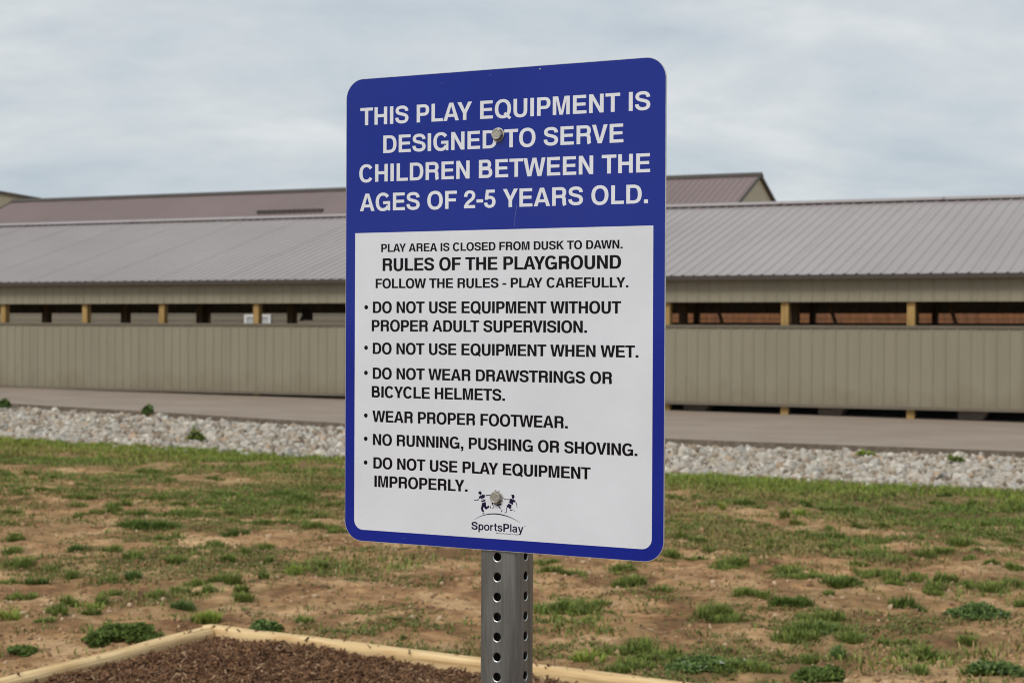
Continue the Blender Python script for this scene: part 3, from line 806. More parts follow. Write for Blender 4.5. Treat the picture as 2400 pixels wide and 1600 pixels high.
def leaves(fol, x, y, z, n, rx, ry, h, fl, ls=0.02, white=0):
    a = rng.uniform(0, 2 * np.pi, n); r = np.sqrt(rng.random(n))
    cx = x + rx * r * np.cos(a); cy = y + ry * r * np.sin(a)
    lump = vnoise(cx * 14, cy * 14, 77, 2)
    ok = vnoise(cx * 9, cy * 9, 91, 3) * 1.5 > r ** 2 * 0.85 + 0.12
    cx, cy, r, lump = cx[ok], cy[ok], r[ok], lump[ok]; n = len(cx)
    cz = ground(cx, cy) + z + h * (0.3 + 0.7 * rng.random(n)) * (1.05 - 0.75 * r ** 2) * (0.45 + 0.9 * lump)
    R = rot_mats(n); R[:, :, 2] += np.array([0, 0, 1.2]); 
    e1 = R[:, :, 0]; e1[:, 2] *= 0.6; e2 = np.cross(np.array([0, 0, 1.0]), e1) + rng.normal(0, 0.25, (n, 3))
    e1 /= np.linalg.norm(e1, axis=1)[:, None]; e2 /= np.linalg.norm(e2, axis=1)[:, None]
    s = ls * rng.uniform(0.6, 1.3, (n, 1))
    c_ = np.stack([cx, cy, cz], -1)
    V = np.stack([c_ - e1 * s, c_ - e2 * s * 0.5, c_ + e1 * s, c_ + e2 * s * 0.5], 1).reshape(-1, 3)
    k = np.arange(n) * 4
    F = np.concatenate([np.stack([k, k + 1, k + 2], -1), np.stack([k, k + 2, k + 3], -1)], 0)
    t = pick(fl, n)
    if white: 
        wm = rng.random(n) < white; t[wm] = (0.6, 0.6, 0.55)
    fol.add(V, F, np.repeat(t, 4, 0))
grass = Fol()
for (x, y, wd, fl) in PG:
    rx = wd * 0.5; ry = max(0.06, min(rx * rng.uniform(0.7, 1.3), 0.4))
    if in_bed(np.array(x), np.array(y), 0.1): continue
    dens = 15000 if fl != 'w' else 9000
    n = int(np.clip(dens * rx * ry * 3.14, 250, 3200))
    h = rng.uniform(0.045, 0.085) if y > 9.5 else rng.uniform(0.045, 0.08)
    rx *= rng.uniform(1.0, 1.4)
    tuft(grass, x, y, rx, ry, n, h, fl, 0.008, 0.6)
# sparse blades and little tufts everywhere, a dense margin along the rocks
N = 640000
u_ = rng.uniform(-20, 7, N); v_ = rng.uniform(5.5, 18.9, N) 
x_, y_ = xy(u_, v_)
ok = (np.abs(x_ / np.maximum(y_, .1)) < 0.40) & (y_ > 6.2) & (y_ < 24)
x_, y_, v_, u_ = x_[ok], y_[ok], v_[ok], u_[ok]
cl1 = vnoise(x_ * 0.9, y_ * 1.3, 31, 3); cl2 = vnoise(x_ * 4.5, y_ * 3.2, 41, 4)
marg = sstep(13.5, 17.3, v_)
side = sstep(0.5, 4.0, x_) * sstep(8.5, 12, y_)
mid = sstep(10.0, 13.5, v_)
prob = np.clip((cl1 * 0.95 + cl2 * 0.62 + marg * 0.36 + mid * 0.09 + side * 0.12 - 0.81) * 6.0, 0, 1) * 0.9 + 0.008 + 0.05 * marg
hole = np.clip((vnoise(x_ * 1.3 + 2, y_ * 1.1, 171, 4, 0.6) - 0.40) * 7 + 0.25, 0.05, 1)
prob = prob * np.where(v_ > 17.2, 0.5 + 0.5 * hole, hole)
ok = (rng.random(len(x_)) < prob) & ~in_bed(x_, y_, 0.12) & (v_ < 18.1 + 0.25 * sstep(-8, -3, u_) + 0.7 * cl1)
x_, y_, v_ = x_[ok], y_[ok], v_[ok]
n = len(x_)
ol = vnoise(x_ * 0.7, y_ * 0.9, 55, 3)
tint = pick('', n); to = pick('o', n); td = pick('d', n); ty = pick('y', n)
s1 = (ol + rng.normal(0, 0.08, n))[:, None]
tint = np.where(s1 > 0.56, to, tint); tint = np.where(s1 < 0.40, td * 1.25, tint)
tint = tint * (0.62 + 0.75 * vnoise(x_ * 3.1, y_ * 2.2, 181, 3))[:, None]
tint = np.where((sstep(15.5, 17.5, v_) > rng.random(n) * 1.3)[:, None], ty * 0.9, tint)
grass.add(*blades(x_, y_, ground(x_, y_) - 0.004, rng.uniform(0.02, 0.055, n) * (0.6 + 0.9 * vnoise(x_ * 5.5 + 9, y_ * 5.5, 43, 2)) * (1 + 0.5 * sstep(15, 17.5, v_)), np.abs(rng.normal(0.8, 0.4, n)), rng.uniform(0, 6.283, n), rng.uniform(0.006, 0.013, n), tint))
g_o = grass.build('grass'); tag(g_o, 'short patchy green and olive grass growing over the bare tan soil', 'grass', kind='stuff')

low = Fol()
N = 400000
y_ = 6.3 + 11.5 * rng.random(N); x_ = rng.uniform(-0.36, 0.36, N) * y_
u_, v_ = uv(x_, y_)
c1 = vnoise(x_ * 1.1 + 7, y_ * 1.7, 131, 3); c2 = vnoise(x_ * 6, y_ * 6, 141, 3); gn = vnoise(x_ * 0.55 + 4, y_ * 0.8, 21, 4)
pr = np.clip((c1 * 0.9 + c2 * 0.6 + gn * 0.35 + 0.12 * sstep(10, 14, y_) - 0.99) * 4.5, 0, 1) * 0.8 + 0.015
ok = (rng.random(N) < pr) & ~in_bed(x_, y_, 0.12) & (v_ < 17.9)
x_, y_ = x_[ok], y_[ok]; n = len(x_)
tw = np.where((rng.random(n) < 0.55)[:, None], pick('', n) * 0.8, pick('o', n) * 0.8)
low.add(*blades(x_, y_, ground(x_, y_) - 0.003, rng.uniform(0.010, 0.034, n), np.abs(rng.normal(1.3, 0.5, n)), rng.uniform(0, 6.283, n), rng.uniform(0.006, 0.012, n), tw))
tag(low.build('dry_grass'), 'low thin olive and straw-coloured growth between the grass patches', 'grass', kind='stuff')

# plants that stand out one by one
def plant(name, label, cat, px, py, fn, group=None):
    x, y = at_px(px, py); f = Fol(); fn(f, x, y)
    o = f.build(name)
    z = float(ground(x, y))
    o.data.transform(Matrix.Translation((-x, -y, -z))); o.location = (x, y, z)
    tag(o, label, cat, group)
    return o
S = 1 / 2.904
plant('clover_patch', 'wide dark green clover patch behind the left arm of the timber border', 'plant', 300, 1100 + 1165 * S,
      lambda f, x, y: (leaves(f, x, y, 0.005, 3800, 0.225, 0.20, 0.065, 'd', 0.016), leaves(f, x - .12, y - .05, 0.0, 500, 0.12, 0.12, 0.03, 'd', 0.014)))
plant('grass_tuft', 'bright yellow-green grass tuft just behind the corner of the timber border', 'grass tuft', 486, 1100 + 1062 * S,
      lambda f, x, y: tuft(f, x, y, 0.065, 0.06, 900, 0.075, 'y', 0.006, 0.5))
plant('leafy_weed', 'broad-leaved dark weed right of the timber border corner', 'plant', 622, 1100 + 1095 * S,
      lambda f, x, y: (leaves(f, x, y, 0.0, 500, 0.085, 0.07, 0.06, 'w', 0.02), leaves(f, x + .05, y, 0.0, 200, 0.05, 0.05, 0.045, 'd', 0.02)))
plant('clover_patch', 'thin dark green plant mat at the lower left edge of the photo', 'plant', 40, 1100 + 1250 * S,
      lambda f, x, y: leaves(f, x, y, 0.0, 900, 0.10, 0.10, 0.035, 'd', 0.015))
plant('grass_clump', 'very dark low grass clump on the dirt midway left of the sign', 'grass tuft', 345, 1100 + 405 * S,
      lambda f, x, y: tuft(f, x, y, 0.21, 0.12, 2600, 0.075, 'd', 0.008, 0.4))
plant('grass_clump', 'near-black green grass mound in the dirt right of the post', 'grass tuft', 1200 + 1262 / 1.96, 1300 + 238 / 1.96,
      lambda f, x, y: tuft(f, x, y, 0.13, 0.09, 1900, 0.07, 'd', 0.007, 0.5))
plant('clover_patch', 'clover patch dotted with white blossom near the right edge', 'plant', 1200 + 2150 / 1.96, 1300 + 275 / 1.96,
      lambda f, x, y: leaves(f, x, y, 0.0, 2600, 0.22, 0.16, 0.055, 'w', 0.014, 0.02))
plant('clover_patch', 'dark clover patch at the bottom edge of the photo right of the timber border', 'plant', 1200 + 1420 / 1.96, 1300 + 575 / 1.96,
      lambda f, x, y: leaves(f, x, y, 0.0, 1900, 0.14, 0.14, 0.06, 'd', 0.016, 0.01))
plant('clover_patch', 'light green leafy patch with pale blossom at the lower right corner', 'plant', 1200 + 2200 / 1.96, 1300 + 560 / 1.96,
      lambda f, x, y: leaves(f, x, y, 0.0, 1900, 0.16, 0.13, 0.06, 'w', 0.015, 0.02))
plant('clover_patch', 'spreading clover patch with seed heads behind the right arm of the timber border', 'plant', 1200 + 900 / 1.96, 1300 + 520 / 1.96,
      lambda f, x, y: leaves(f, x, y, 0.0, 2600, 0.26, 0.15, 0.05, 'w', 0.014, 0.012))
plant('grass_clump', 'tall mixed green weed clump left of the white-blossomed clover patch', 'grass tuft', 1200 + 1400 / 1.96, 1300 + 340 / 1.96,
      lambda f, x, y: (tuft(f, x, y, 0.18, 0.20, 1500, 0.07, '', 0.007, 0.5), leaves(f, x, y, 0, 900, 0.16, 0.18, 0.05, 'w', 0.014)))
plant('weed', 'dark weed growing where the rocks meet the concrete road, left of the sign', 'plant', 348, 640 + 1010 * S,
      lambda f, x, y: (leaves(f, x, y, 0.12, 500, 0.13, 0.10, 0.20, 'w', 0.04), tuft(f, x - .05, y, 0.08, 0.06, 120, 0.28, 'o', 0.008, 0.3)))
plant('weed', 'dark weed by the concrete road at the left edge of the photo', 'plant', 10, 640 + 966 * S,
      lambda f, x, y: leaves(f, x, y, 0.12, 500, 0.14, 0.10, 0.18, 'w', 0.04))
plant('weed', 'leafy green weed at the lower edge of the rocks left of the sign', 'plant', 460, 640 + 1190 * S,
      lambda f, x, y: (leaves(f, x, y, 0.05, 600, 0.16, 0.12, 0.22, '', 0.035), tuft(f, x, y, 0.12, 0.08, 300, 0.2, 'y', 0.012, 0.5)))
plant('weed', 'small bright green weed among the rocks right of the sign', 'plant', 1540 + 1335 / 2.735, 640 + 1225 / 2.735,
      lambda f, x, y: leaves(f, x, y, 0.12, 160, 0.13, 0.08, 0.08, 'y', 0.035))
plant('weed', 'olive weed among the rocks near the right edge of the photo', 'plant', 1540 + 1910 / 2.735, 640 + 1262 / 2.735,
      lambda f, x, y: leaves(f, x, y, 0.10, 170, 0.12, 0.08, 0.10, '', 0.035))

# crumbs of soil, pebbles and straw
N = 22000
yy = 6.3 + 10 * rng.random(N) ** 1.3; xx = rng.uniform(-0.38, 0.38, N) * yy
ok = ~in_bed(xx, yy, 0.1); xx, yy = xx[ok], yy[ok]
cn = vnoise(xx * 1.8, yy * 1.8, 61, 3); ok = cn > 0.42; xx, yy = xx[ok], yy[ok]
sz = np.clip(rng.lognormal(math.log(0.0065), 0.5, len(xx)), 0.003, 0.025)
V = lumps(np.stack([xx, yy, ground(xx, yy) + sz * 0.25], -1), sz)
CC = np.array([(0.50, 0.32, 0.18), (0.40, 0.25, 0.14), (0.30, 0.18, 0.10), (0.62, 0.46, 0.30), (0.24, 0.15, 0.09)])
c = CC[rng.integers(0, 5, len(xx))]
F_ = (ico_f[None] + (np.arange(len(xx)) * 12)[:, None, None]).reshape(-1, 3)
o = np_mesh('soil_crumbs', V.reshape(-1, 3), F_, M['clod'], None, np.repeat(c, 12, 0)); tag(o, 'crumbs of dry soil and pebbles scattered over the bare ground', 'soil', kind='stuff')

# ------------------------------------------------------------------ timber border and mulch
TOP = EYE - 1.478
border = empty('timber_border', (CORNER[0], CORNER[1], 0)); tag(border, 'pale timber edging with a mitred corner round the brown mulch bed', 'garden border')
def timber(p0, d, a, b_, inward):
    """rounded landscape timber along d from a to b (plan distances from the corner)"""
    hw = 0.044; z0, z1 = -0.09, TOP
    prof = [(0, z0), (0, z1 - 0.022), (0.006, z1 - 0.009), (0.018, z1), (2 * hw - 0.018, z1), (2 * hw - 0.006, z1 - 0.009), (2 * hw, z1 - 0.022), (2 * hw, z0)]
    Lg = b_ - a; nseg = 10
    V = []
    for i in range(nseg + 1):
        s = Lg * i / nseg; wob = 0.003 * math.sin(i * 1.7 + a)
        for q, z in prof: V.append((s, q + wob, z + 0.002 * math.sin(i * 0.9 + a * 3)))
    n = len(prof); F_ = []
    for i in range(nseg):
        for j in range(n): F_.append((i * n + j, i * n + (j + 1) % n, (i + 1) * n + (j + 1) % n, (i + 1) * n + j))
    F_ += [tuple(range(n - 1, -1, -1)), tuple(nseg * n + j for j in range(n))]
    # local y must point into the bed
    left = Vector((-d[1], d[0]))
    sgn = 1 if left.dot(Vector(inward)) > 0 else -1
    V = [(x, y * sgn, z) for x, y, z in V]
    if sgn < 0: F_ = [tuple(reversed(f)) for f in F_]
    o = obj('timber', V, F_, M['timber'], border, (d[0] * a, d[1] * a, 0), smooth=False)
    o.rotation_euler = (0, 0, math.atan2(d[1], d[0]))
    return o
timber(CORNER, DIR_R, 0.0, 0.606, DIR_L)
timber(CORNER, DIR_R, 0.610, 3.046, DIR_L)
timber(CORNER, DIR_R, 3.050, 5.45, DIR_L)
timber(CORNER, DIR_L, 0.106, 1.62, DIR_R)
timber(CORNER, DIR_L, 1.624, 4.05, DIR_R)
timber(CORNER, DIR_L, 4.054, 6.45, DIR_R)
# mulch surface in bed coordinates
As = np.concatenate([np.arange(0.05, 3.6, 0.04), np.arange(3.6, 9.5, 0.25)]); Bs = np.concatenate([np.arange(0.05, 2.8, 0.04), np.arange(2.8, 12, 0.25)])
AA, BB = np.meshgrid(As, Bs)
MXc = CORNER[0] + DIR_R[0] * AA + DIR_L[0] * BB; MYc = CORNER[1] + DIR_R[1] * AA + DIR_L[1] * BB
def mulch_z(x, y):
    a, b_ = bed_coords(x, y)
    rise = sstep(0.05, 0.7, np.minimum(a, b_))
    return TOP - 0.048 + 0.034 * rise + (vnoise(x * 3, y * 3, 71, 3) - 0.5) * 0.05 + (vnoise(x * 16, y * 16, 72, 3) - 0.5) * 0.02
MZ = mulch_z(MXc, MYc)
ni, nj = AA.shape; idm = np.arange(ni * nj).reshape(ni, nj)
F_ = np.stack([idm[:-1, :-1], idm[1:, :-1], idm[1:, 1:], idm[:-1, 1:]], -1).reshape(-1, 4)
o = np_mesh('mulch_bed', np.stack([MXc, MYc, MZ], -1).reshape(-1, 3), F_, M['mulch_base'], smooth=True); tag(o, kind='structure')
N = 46000
a = rng.random(N) ** 1.1 * 3.4 + 0.10; b_ = rng.random(N) * 2.6 + 0.10
x_ = CORNER[0] + DIR_R[0] * a + DIR_L[0] * b_; y_ = CORNER[1] + DIR_R[1] * a + DIR_L[1] * b_
ok = (y_ > 5.4) & (np.abs(x_) / y_ < 0.42); x_, y_ = x_[ok], y_[ok]; na = 130
ta = rng.random(na) * 3.0; arm = rng.random(na) < 0.55
off_ = np.where(rng.random(na) < 0.6, rng.uniform(0.0, 0.088, na), rng.uniform(-0.30, 0.0, na))
sa = np.where(arm, ta, off_); sb_ = np.where(arm, off_, ta)
sx2 = CORNER[0] + DIR_R[0] * sa + DIR_L[0] * sb_; sy2 = CORNER[1] + DIR_R[1] * sa + DIR_L[1] * sb_
spill_z = np.where(off_ > 0, TOP + 0.002, ground(sx2, sy2) + 0.002)
n0_ = len(x_); x_ = np.concatenate([x_, sx2]); y_ = np.concatenate([y_, sy2])
n = len(x_)
lg = rng.uniform(0.012, 0.055, n); wd = rng.uniform(0.003, 0.013, n); th = wd * rng.uniform(0.3, 0.6, n)
base = np.array([(-.5, -.5, -.5), (.5, -.4, -.5), (.5, .4, -.5), (-.5, .5, -.5), (-.4, 0, .5), (.4, 0.1, .5)])
tri = np.array([(0, 1, 5), (0, 5, 4), (1, 2, 5), (2, 3, 4), (2, 4, 5), (3, 0, 4), (0, 3, 2), (0, 2, 1)])
v = base[None] * np.stack([lg, wd, th], -1)[:, None]
yaw = rng.uniform(0, 6.283, n); pit = rng.normal(0, 0.5, n)
cy_, sy_, cp_, sp2 = np.cos(yaw), np.sin(yaw), np.cos(pit), np.sin(pit)
R = np.stack([cy_ * cp_, -sy_, -cy_ * sp2, sy_ * cp_, cy_, -sy_ * sp2, sp2, 0 * yaw, cp_], -1).reshape(n, 3, 3)
v = np.einsum('nij,nkj->nki', R, v) + np.stack([x_, y_, np.concatenate([mulch_z(x_[:n0_], y_[:n0_]) + rng.uniform(0.0, 0.014, n0_), spill_z])], -1)[:, None]
MC = np.array([(0.195, 0.102, 0.054), (0.255, 0.142, 0.078), (0.145, 0.073, 0.038), (0.08, 0.038, 0.021), (0.50, 0.33, 0.20), (0.35, 0.19, 0.10)])
c = MC[rng.choice(6, n, p=[.26, .20, .18, .18, .06, .12])]
F_ = (tri[None] + (np.arange(n) * 6)[:, None, None]).reshape(-1, 3)
o = np_mesh('mulch_chips', v.reshape(-1, 3), F_, M['mulch'], None, np.repeat(c, 6, 0)); tag(o, 'brown shredded bark mulch filling the timber-edged bed', 'mulch', kind='stuff')

# ------------------------------------------------------------------ THE SIGN
TH = math.radians(27.62)
SC = Vector((-0.0186, 2.1493, EYE + 0.0233))         # centre of the sign face
E_X = Vector((math.cos(TH), -math.sin(TH), 0)); NRM = Vector((-math.sin(TH), -math.cos(TH), 0))
POSTW = 0.0542; PLATE = 0.0021
axis_pt = SC - NRM * (PLATE + POSTW / 2 + 0.0004)
sign = empty('playground_sign', (axis_pt.x, axis_pt.y, 0), -TH)
tag(sign, 'blue and white playground rules sign bolted to a grey perforated steel post', 'sign')
# local frame: x along the face, -y towards the viewer, z up
YF = -(PLATE + POSTW / 2 + 0.0004)                    # local y of the front face
ZC = SC.z
def sgn_mat(name, col, rough, spec=0.5, coat=0.0, orange=0.0):
    mt, t, b = new_mat(name); setp(b, col=col, rough=rough, spec=spec)
    tcn = nd(t, 'ShaderNodeTexCoord')
    no = nd(t, 'ShaderNodeTexNoise', inp={'Scale': 9.0, 'Detail': 6.0, 'Roughness': 0.6}); t.links.new(tcn.outputs['Object'], no.inputs['Vector'])
    rp = ramp(t, [(0.3, tuple(x * 0.94 for x in col)), (0.7, tuple(min(1, x * 1.04) for x in col))]); t.links.new(no.outputs[0], rp.inputs[0])
    t.links.new(rp.outputs[0], b.inputs['Base Color'])
    n2_ = nd(t, 'ShaderNodeTexNoise', inp={'Scale': 3.0, 'Detail': 4.0}); t.links.new(tcn.outputs['Object'], n2_.inputs['Vector'])
    mr = nd(t, 'ShaderNodeMapRange', inp={'From Min': 0.3, 'From Max': 0.7, 'To Min': rough * 0.8, 'To Max': rough * 1.25}); t.links.new(n2_.outputs[0], mr.inputs[0])
    t.links.new(mr.outputs[0], b.inputs['Roughness'])
    n3_ = nd(t, 'ShaderNodeTexNoise', inp={'Scale': 260.0, 'Detail': 2.0}); t.links.new(tcn.outputs['Object'], n3_.inputs['Vector'])
    bp = nd(t, 'ShaderNodeBump', inp={'Strength': 0.12, 'Distance': 0.0003}); t.links.new(n3_.outputs[0], bp.inputs['Height']); t.links.new(bp.outputs[0], b.inputs['Normal'])
    return mt
M['sign_blue'] = sgn_mat('blue_sign_vinyl', (0.003, 0.020, 0.29), 0.07, 0.42)
M['sign_white'] = sgn_mat('white_sign_vinyl', (0.80, 0.83, 0.89), 0.30)
M['ink_black'] = sgn_mat('black_ink', (0.004, 0.004, 0.005), 0.25, 0.2)
M['ink_navy'] = sgn_mat('navy_ink', (0.014, 0.008, 0.045), 0.25, 0.2)
M['letter_white'] = sgn_mat('white_lettering', (0.84, 0.87, 0.93), 0.28)
M['aluminium'] = noisy('bare_aluminium', (0.55, 0.56, 0.57), (0.70, 0.71, 0.72), (40, 40, 40), 1, 3, 0.4, 0.5, metal=0.6)
M['scratch'] = noisy('scratch', (0.25, 0.28, 0.42), (0.32, 0.36, 0.50), (40, 40, 40), 1, 3, 0.5, 0.5)
def galvanised():
    mt, t, b = new_mat('galvanised_steel')
    tcn = nd(t, 'ShaderNodeTexCoord'); mpn = nd(t, 'ShaderNodeMapping'); mpn.inputs['Scale'].default_value = (60, 60, 5)
    t.links.new(tcn.outputs['Object'], mpn.inputs[0])
    n = nd(t, 'ShaderNodeTexNoise', inp={'Scale': 1.0, 'Detail': 7.0, 'Roughness': 0.65}); t.links.new(mpn.outputs[0], n.inputs['Vector'])
    rp = ramp(t, [(0.3, (0.15, 0.153, 0.146)), (0.5, (0.225, 0.228, 0.218)), (0.72, (0.34, 0.342, 0.332))]); t.links.new(n.outputs[0], rp.inputs[0])
    v = nd(t, 'ShaderNodeTexNoise', inp={'Scale': 150.0, 'Detail': 3.0}); t.links.new(tcn.outputs['Object'], v.inputs['Vector'])
    rv = ramp(t, [(0.70, (0, 0, 0)), (0.76, (1, 1, 1))]); t.links.new(v.outputs[0], rv.inputs[0])
    mm = nd(t, 'ShaderNodeMix', data_type='RGBA'); t.links.new(rv.outputs[0], mm.inputs[0]); t.links.new(rp.outputs[0], mm.inputs[6]); mm.inputs[7].default_value = (0.45, 0.45, 0.43, 1)
    t.links.new(mm.outputs[2], b.inputs['Base Color'])
    mr = nd(t, 'ShaderNodeMapRange', inp={'From Min': 0.3, 'From Max': 0.7, 'To Min': 0.34, 'To Max': 0.52}); t.links.new(n.outputs[0], mr.inputs[0]); t.links.new(mr.outputs[0], b.inputs['Roughness'])
    setp(b, metal=0.75, spec=0.5)
    bp = nd(t, 'ShaderNodeBump', inp={'Strength': 0.2, 'Distance': 0.0006}); t.links.new(n.outputs[0], bp.inputs['Height']); t.links.new(bp.outputs[0], b.inputs['Normal'])
    return mt
M['galv'] = galvanised()
M['bright_edge'] = noisy('pale_rim', (0.50, 0.50, 0.48), (0.65, 0.65, 0.62), (50, 50, 50), 1, 3, 0.4, 0.5, metal=0.8)  # paler metal for the ring round each hole
M['bolt'] = noisy('cast_zinc_bolt', (0.34, 0.325, 0.28), (0.52, 0.50, 0.45), (420, 420, 420), 1, 4, 0.5, 0.5, 0.6, 2.0, 0.001, metal=0.6)

def rrect(x0, x1, z0, z1, radii, seg=10):
    """rounded rectangle outline, radii: bl, br, tr, tl"""
    pts = []
    for (cx, cz, a0, r) in ((x0, z0, 180, radii[0]), (x1, z0, 270, radii[1]), (x1, z1, 0, radii[2]), (x0, z1, 90, radii[3])):
        if r <= 0: pts.append((cx, cz)); continue
        ccx = cx + (r if cx == x0 else -r); ccz = cz + (r if cz == z0 else -r)
        for i in range(seg + 1):
            a = math.radians(a0 + 90 * i / seg); pts.append((ccx + r * math.cos(a), ccz + r * math.sin(a)))
    return pts
def prism(name, pts, y0, y1, mat, parent, chamfer=0.0):
    n = len(pts)
    V = [(x, y0, z + ZC) for x, z in pts] + [(x, y1, z + ZC) for x, z in pts]
    F_ = [tuple(range(n)), tuple(range(2 * n - 1, n - 1, -1))] + [((i + 1) % n, i, n + i, n + (i + 1) % n) for i in range(n)]
    return obj(name, V, F_, mat, parent)
W_, H_ = 0.4572, 0.6096
panel = prism('sign_panel', rrect(-W_/2, W_/2, -H_/2, H_/2, [0.0262]*4, 14), YF, YF + PLATE, M['aluminium'], sign)
panel['label'] = 'aluminium plate carrying the printed sheets'
e = 0.0006
blue = prism('blue_sheet', rrect(-W_/2+e, W_/2-e, -H_/2+e, H_/2-e, [0.0257]*4, 14), YF - 0.00012, YF - 0.00002, M['sign_blue'], panel)
blue['label'] = 'blue border and heading field'
white = prism('white_field', rrect(-0.2137, 0.2129, -0.2897, 0.1016, [0.013, 0.013, 0, 0], 10), YF - 0.00022, YF - 0.00013, M['sign_white'], panel)
white['label'] = 'white field with the rules'

# --- lettering: grotesque capitals drawn as strokes and outlines on a 1000-unit body
def bez(p, n=10):
    out = []
    (x0, y0), (x1, y1), (x2, y2), (x3, y3) = p
    for i in range(n + 1):
        t = i / n; a = 1 - t
        out.append((a**3*x0+3*a*a*t*x1+3*a*t*t*x2+t**3*x3, a**3*y0+3*a*a*t*y1+3*a*t*t*y2+t**3*y3))
    return out
def path(start, *segs):
    """segs: ('l',x,y) or ('c',x1,y1,x2,y2,x3,y3)"""
    pts = [start]
    for s in segs:
        if s[0] == 'l': pts.append((s[1], s[2]))
        else: pts += bez([pts[-1], (s[1], s[2]), (s[3], s[4]), (s[5], s[6])])[1:]
    return pts
def oval(cx, cy, rx, ry, a0=0, a1=360, n=44, ex=2.25):
    out = []
    for i in range(n + 1):
        a = math.radians(a0 + (a1 - a0) * i / n); c, s = math.cos(a), math.sin(a)
        out.append((cx + rx * math.copysign(abs(c) ** (2 / ex), c), cy + ry * math.copysign(abs(s) ** (2 / ex), s)))
    return out
def rect(x0, y0, x1, y1): return ('p', [(x0, y0), (x1, y0), (x1, y1), (x0, y1)])
def S(pts, wv=142, wh=118, closed=False): return ('s', pts, wv, wh, closed)
def glyphs():
    G = {}
    G['H'] = (722, [rect(71,0,213,718), rect(509,0,651,718), rect(213,300,509,424)])
    G['I'] = (278, [rect(66,0,212,718)])
    G['T'] = (611, [rect(14,596,597,718), rect(234,0,377,596)])
    G['L'] = (611, [rect(76,0,218,718), rect(218,0,583,122)])
    G['E'] = (667, [rect(73,0,215,718), rect(215,0,621,122), rect(215,596,607,718), rect(215,306,582,424)])
    G['F'] = (611, [rect(73,0,215,718), rect(215,596,587,718), rect(215,292,545,412)])
    G['A'] = (722, [('p', [(20,0),(171,0),(219,151),(505,151),(551,0),(702,0),(446,718),(280,718)], [(257,267),(466,267),(362,590)])])
    G['V'] = (667, [('p', [(19,718),(172,718),(333,176),(495,718),(648,718),(410,0),(257,0)])])
    G['W'] = (944, [('p', [(6,718),(157,718),(261,206),(393,718),(551,718),(683,206),(787,718),(938,718),(766,0),(608,0),(472,540),(336,0),(178,0)])])
    G['M'] = (833, [('p', [(69,0),(206,0),(206,592),(350,0),(484,0),(628,592),(628,0),(765,0),(765,718),(553,718),(417,158),(281,718),(69,718)])])
    G['N'] = (722, [('p', [(69,0),(211,0),(211,486),(503,0),(653,0),(653,718),(511,718),(511,232),(219,718),(69,718)])])
    G['Y'] = (667, [('p', [(15,718),(177,718),(334,413),(490,718),(653,718),(405,270),(405,0),(263,0),(263,270)])])
    G['K'] = (722, [('p', [(71,0),(213,0),(213,247),(289,328),(527,0),(706,0),(388,429),(692,718),(498,718),(213,420),(213,718),(71,718)])])
    G['P'] = (667, [rect(73,0,215,718), S(path((215,659),('l',390,659),('c',500,659,556,600,556,490),('c',556,378,500,318,390,318),('l',215,318)))])
    G['B'] = (722, [rect(73,0,215,718), S(path((215,661),('l',400,661),('c',490,661,532,610,532,527),('c',532,445,485,390,400,390),('l',215,390)), 138, 114),
                    S(path((215,362),('l',420,362),('c',525,362,582,310,582,212),('c',582,112,525,59,420,59),('l',215,59)))])
    G['D'] = (722, [rect(76,0,218,718), S(path((218,658),('l',350,658),('c',530,658,612,560,612,359),('c',612,155,530,60,350,60),('l',218,60)))])
    G['R'] = (722, [rect(76,0,218,718), S(path((218,659),('l',430,659),('c',530,659,582,610,582,510),('c',582,412,530,356,430,356),('l',218,356))),
                    S(path((450,345),('c',545,345,574,300,576,215),('c',580,110,575,70,606,4)), 140, 118)])
    G['O'] = (778, [S(oval(389,359,273,319), 142, 122, True)])
    G['Q'] = (778, [S(oval(389,359,273,319), 142, 122, True), ('p', [(420,150),(498,228),(748,4),(668,-74)])])
    G['C'] = (722, [S(oval(374,359,258,318,34,326,40), 142, 120)])
    G['G'] = (778, [S(oval(382,359,266,318,36,330,40), 142, 120), rect(396,268,712,384), rect(612,0,712,268)])
    G['S'] = (667, [S(path((556,498),('c',556,610,470,661,333,661),('c',195,661,118,610,118,522),('c',118,440,180,412,325,380),('c',480,346,562,310,562,208),('c',562,105,480,56,340,56),('c',185,56,103,125,103,236)), 138, 120)])
    G['U'] = (722, [S(path((143,718),('l',143,260),('c',143,110,220,42,361,42),('c',502,42,579,110,579,260),('l',579,718)), 142, 120)])
    G['2'] = (556, [S(path((98,458),('c',98,590,170,652,280,652),('c',385,652,450,595,450,500),('c',450,400,380,355,300,300),('c',215,240,135,180,112,90)), 136, 114), rect(28,0,513,122)])
    G['5'] = (556, [rect(196,592,484,710), ('p', [(110,710),(60,318),(190,318),(222,592),(222,710)]),
                    S(path((130,355),('c',170,398,215,410,268,410),('c',385,410,452,340,452,235),('c',452,115,380,46,268,46),('c',160,46,98,105,92,200)), 136, 112)])
    G['.'] = (278, [rect(64,0,214,146)])
    G[','] = (278, [rect(64,0,214,146), ('p', [(150,2),(214,2),(214,-30),(180,-110),(64,-168),(64,-104),(130,-66)])])
    G['-'] = (333, [rect(27,214,306,342)])
    G['!'] = (278, [rect(64,0,214,146), rect(80,210,200,718)])
    # lower case, lighter strokes
    v, h = 108, 100
    ring = lambda cx: S(oval(cx,262,175,222), v, h, True)
    G['p'] = (580, [rect(62,-207,168,532), ring(305)])
    G['o'] = (570, [S(oval(285,262,205,225), v, h, True)])
    G['a'] = (560, [S(path((95,385),('c',110,455,170,486,260,486),('c',370,486,420,450,420,360),('l',420,110),('c',420,60,425,30,440,6)), v, h),
                    S(path((420,300),('c',350,270,90,290,90,145),('c',90,70,140,42,210,42),('c',320,42,410,110,420,200)), v, 88)])
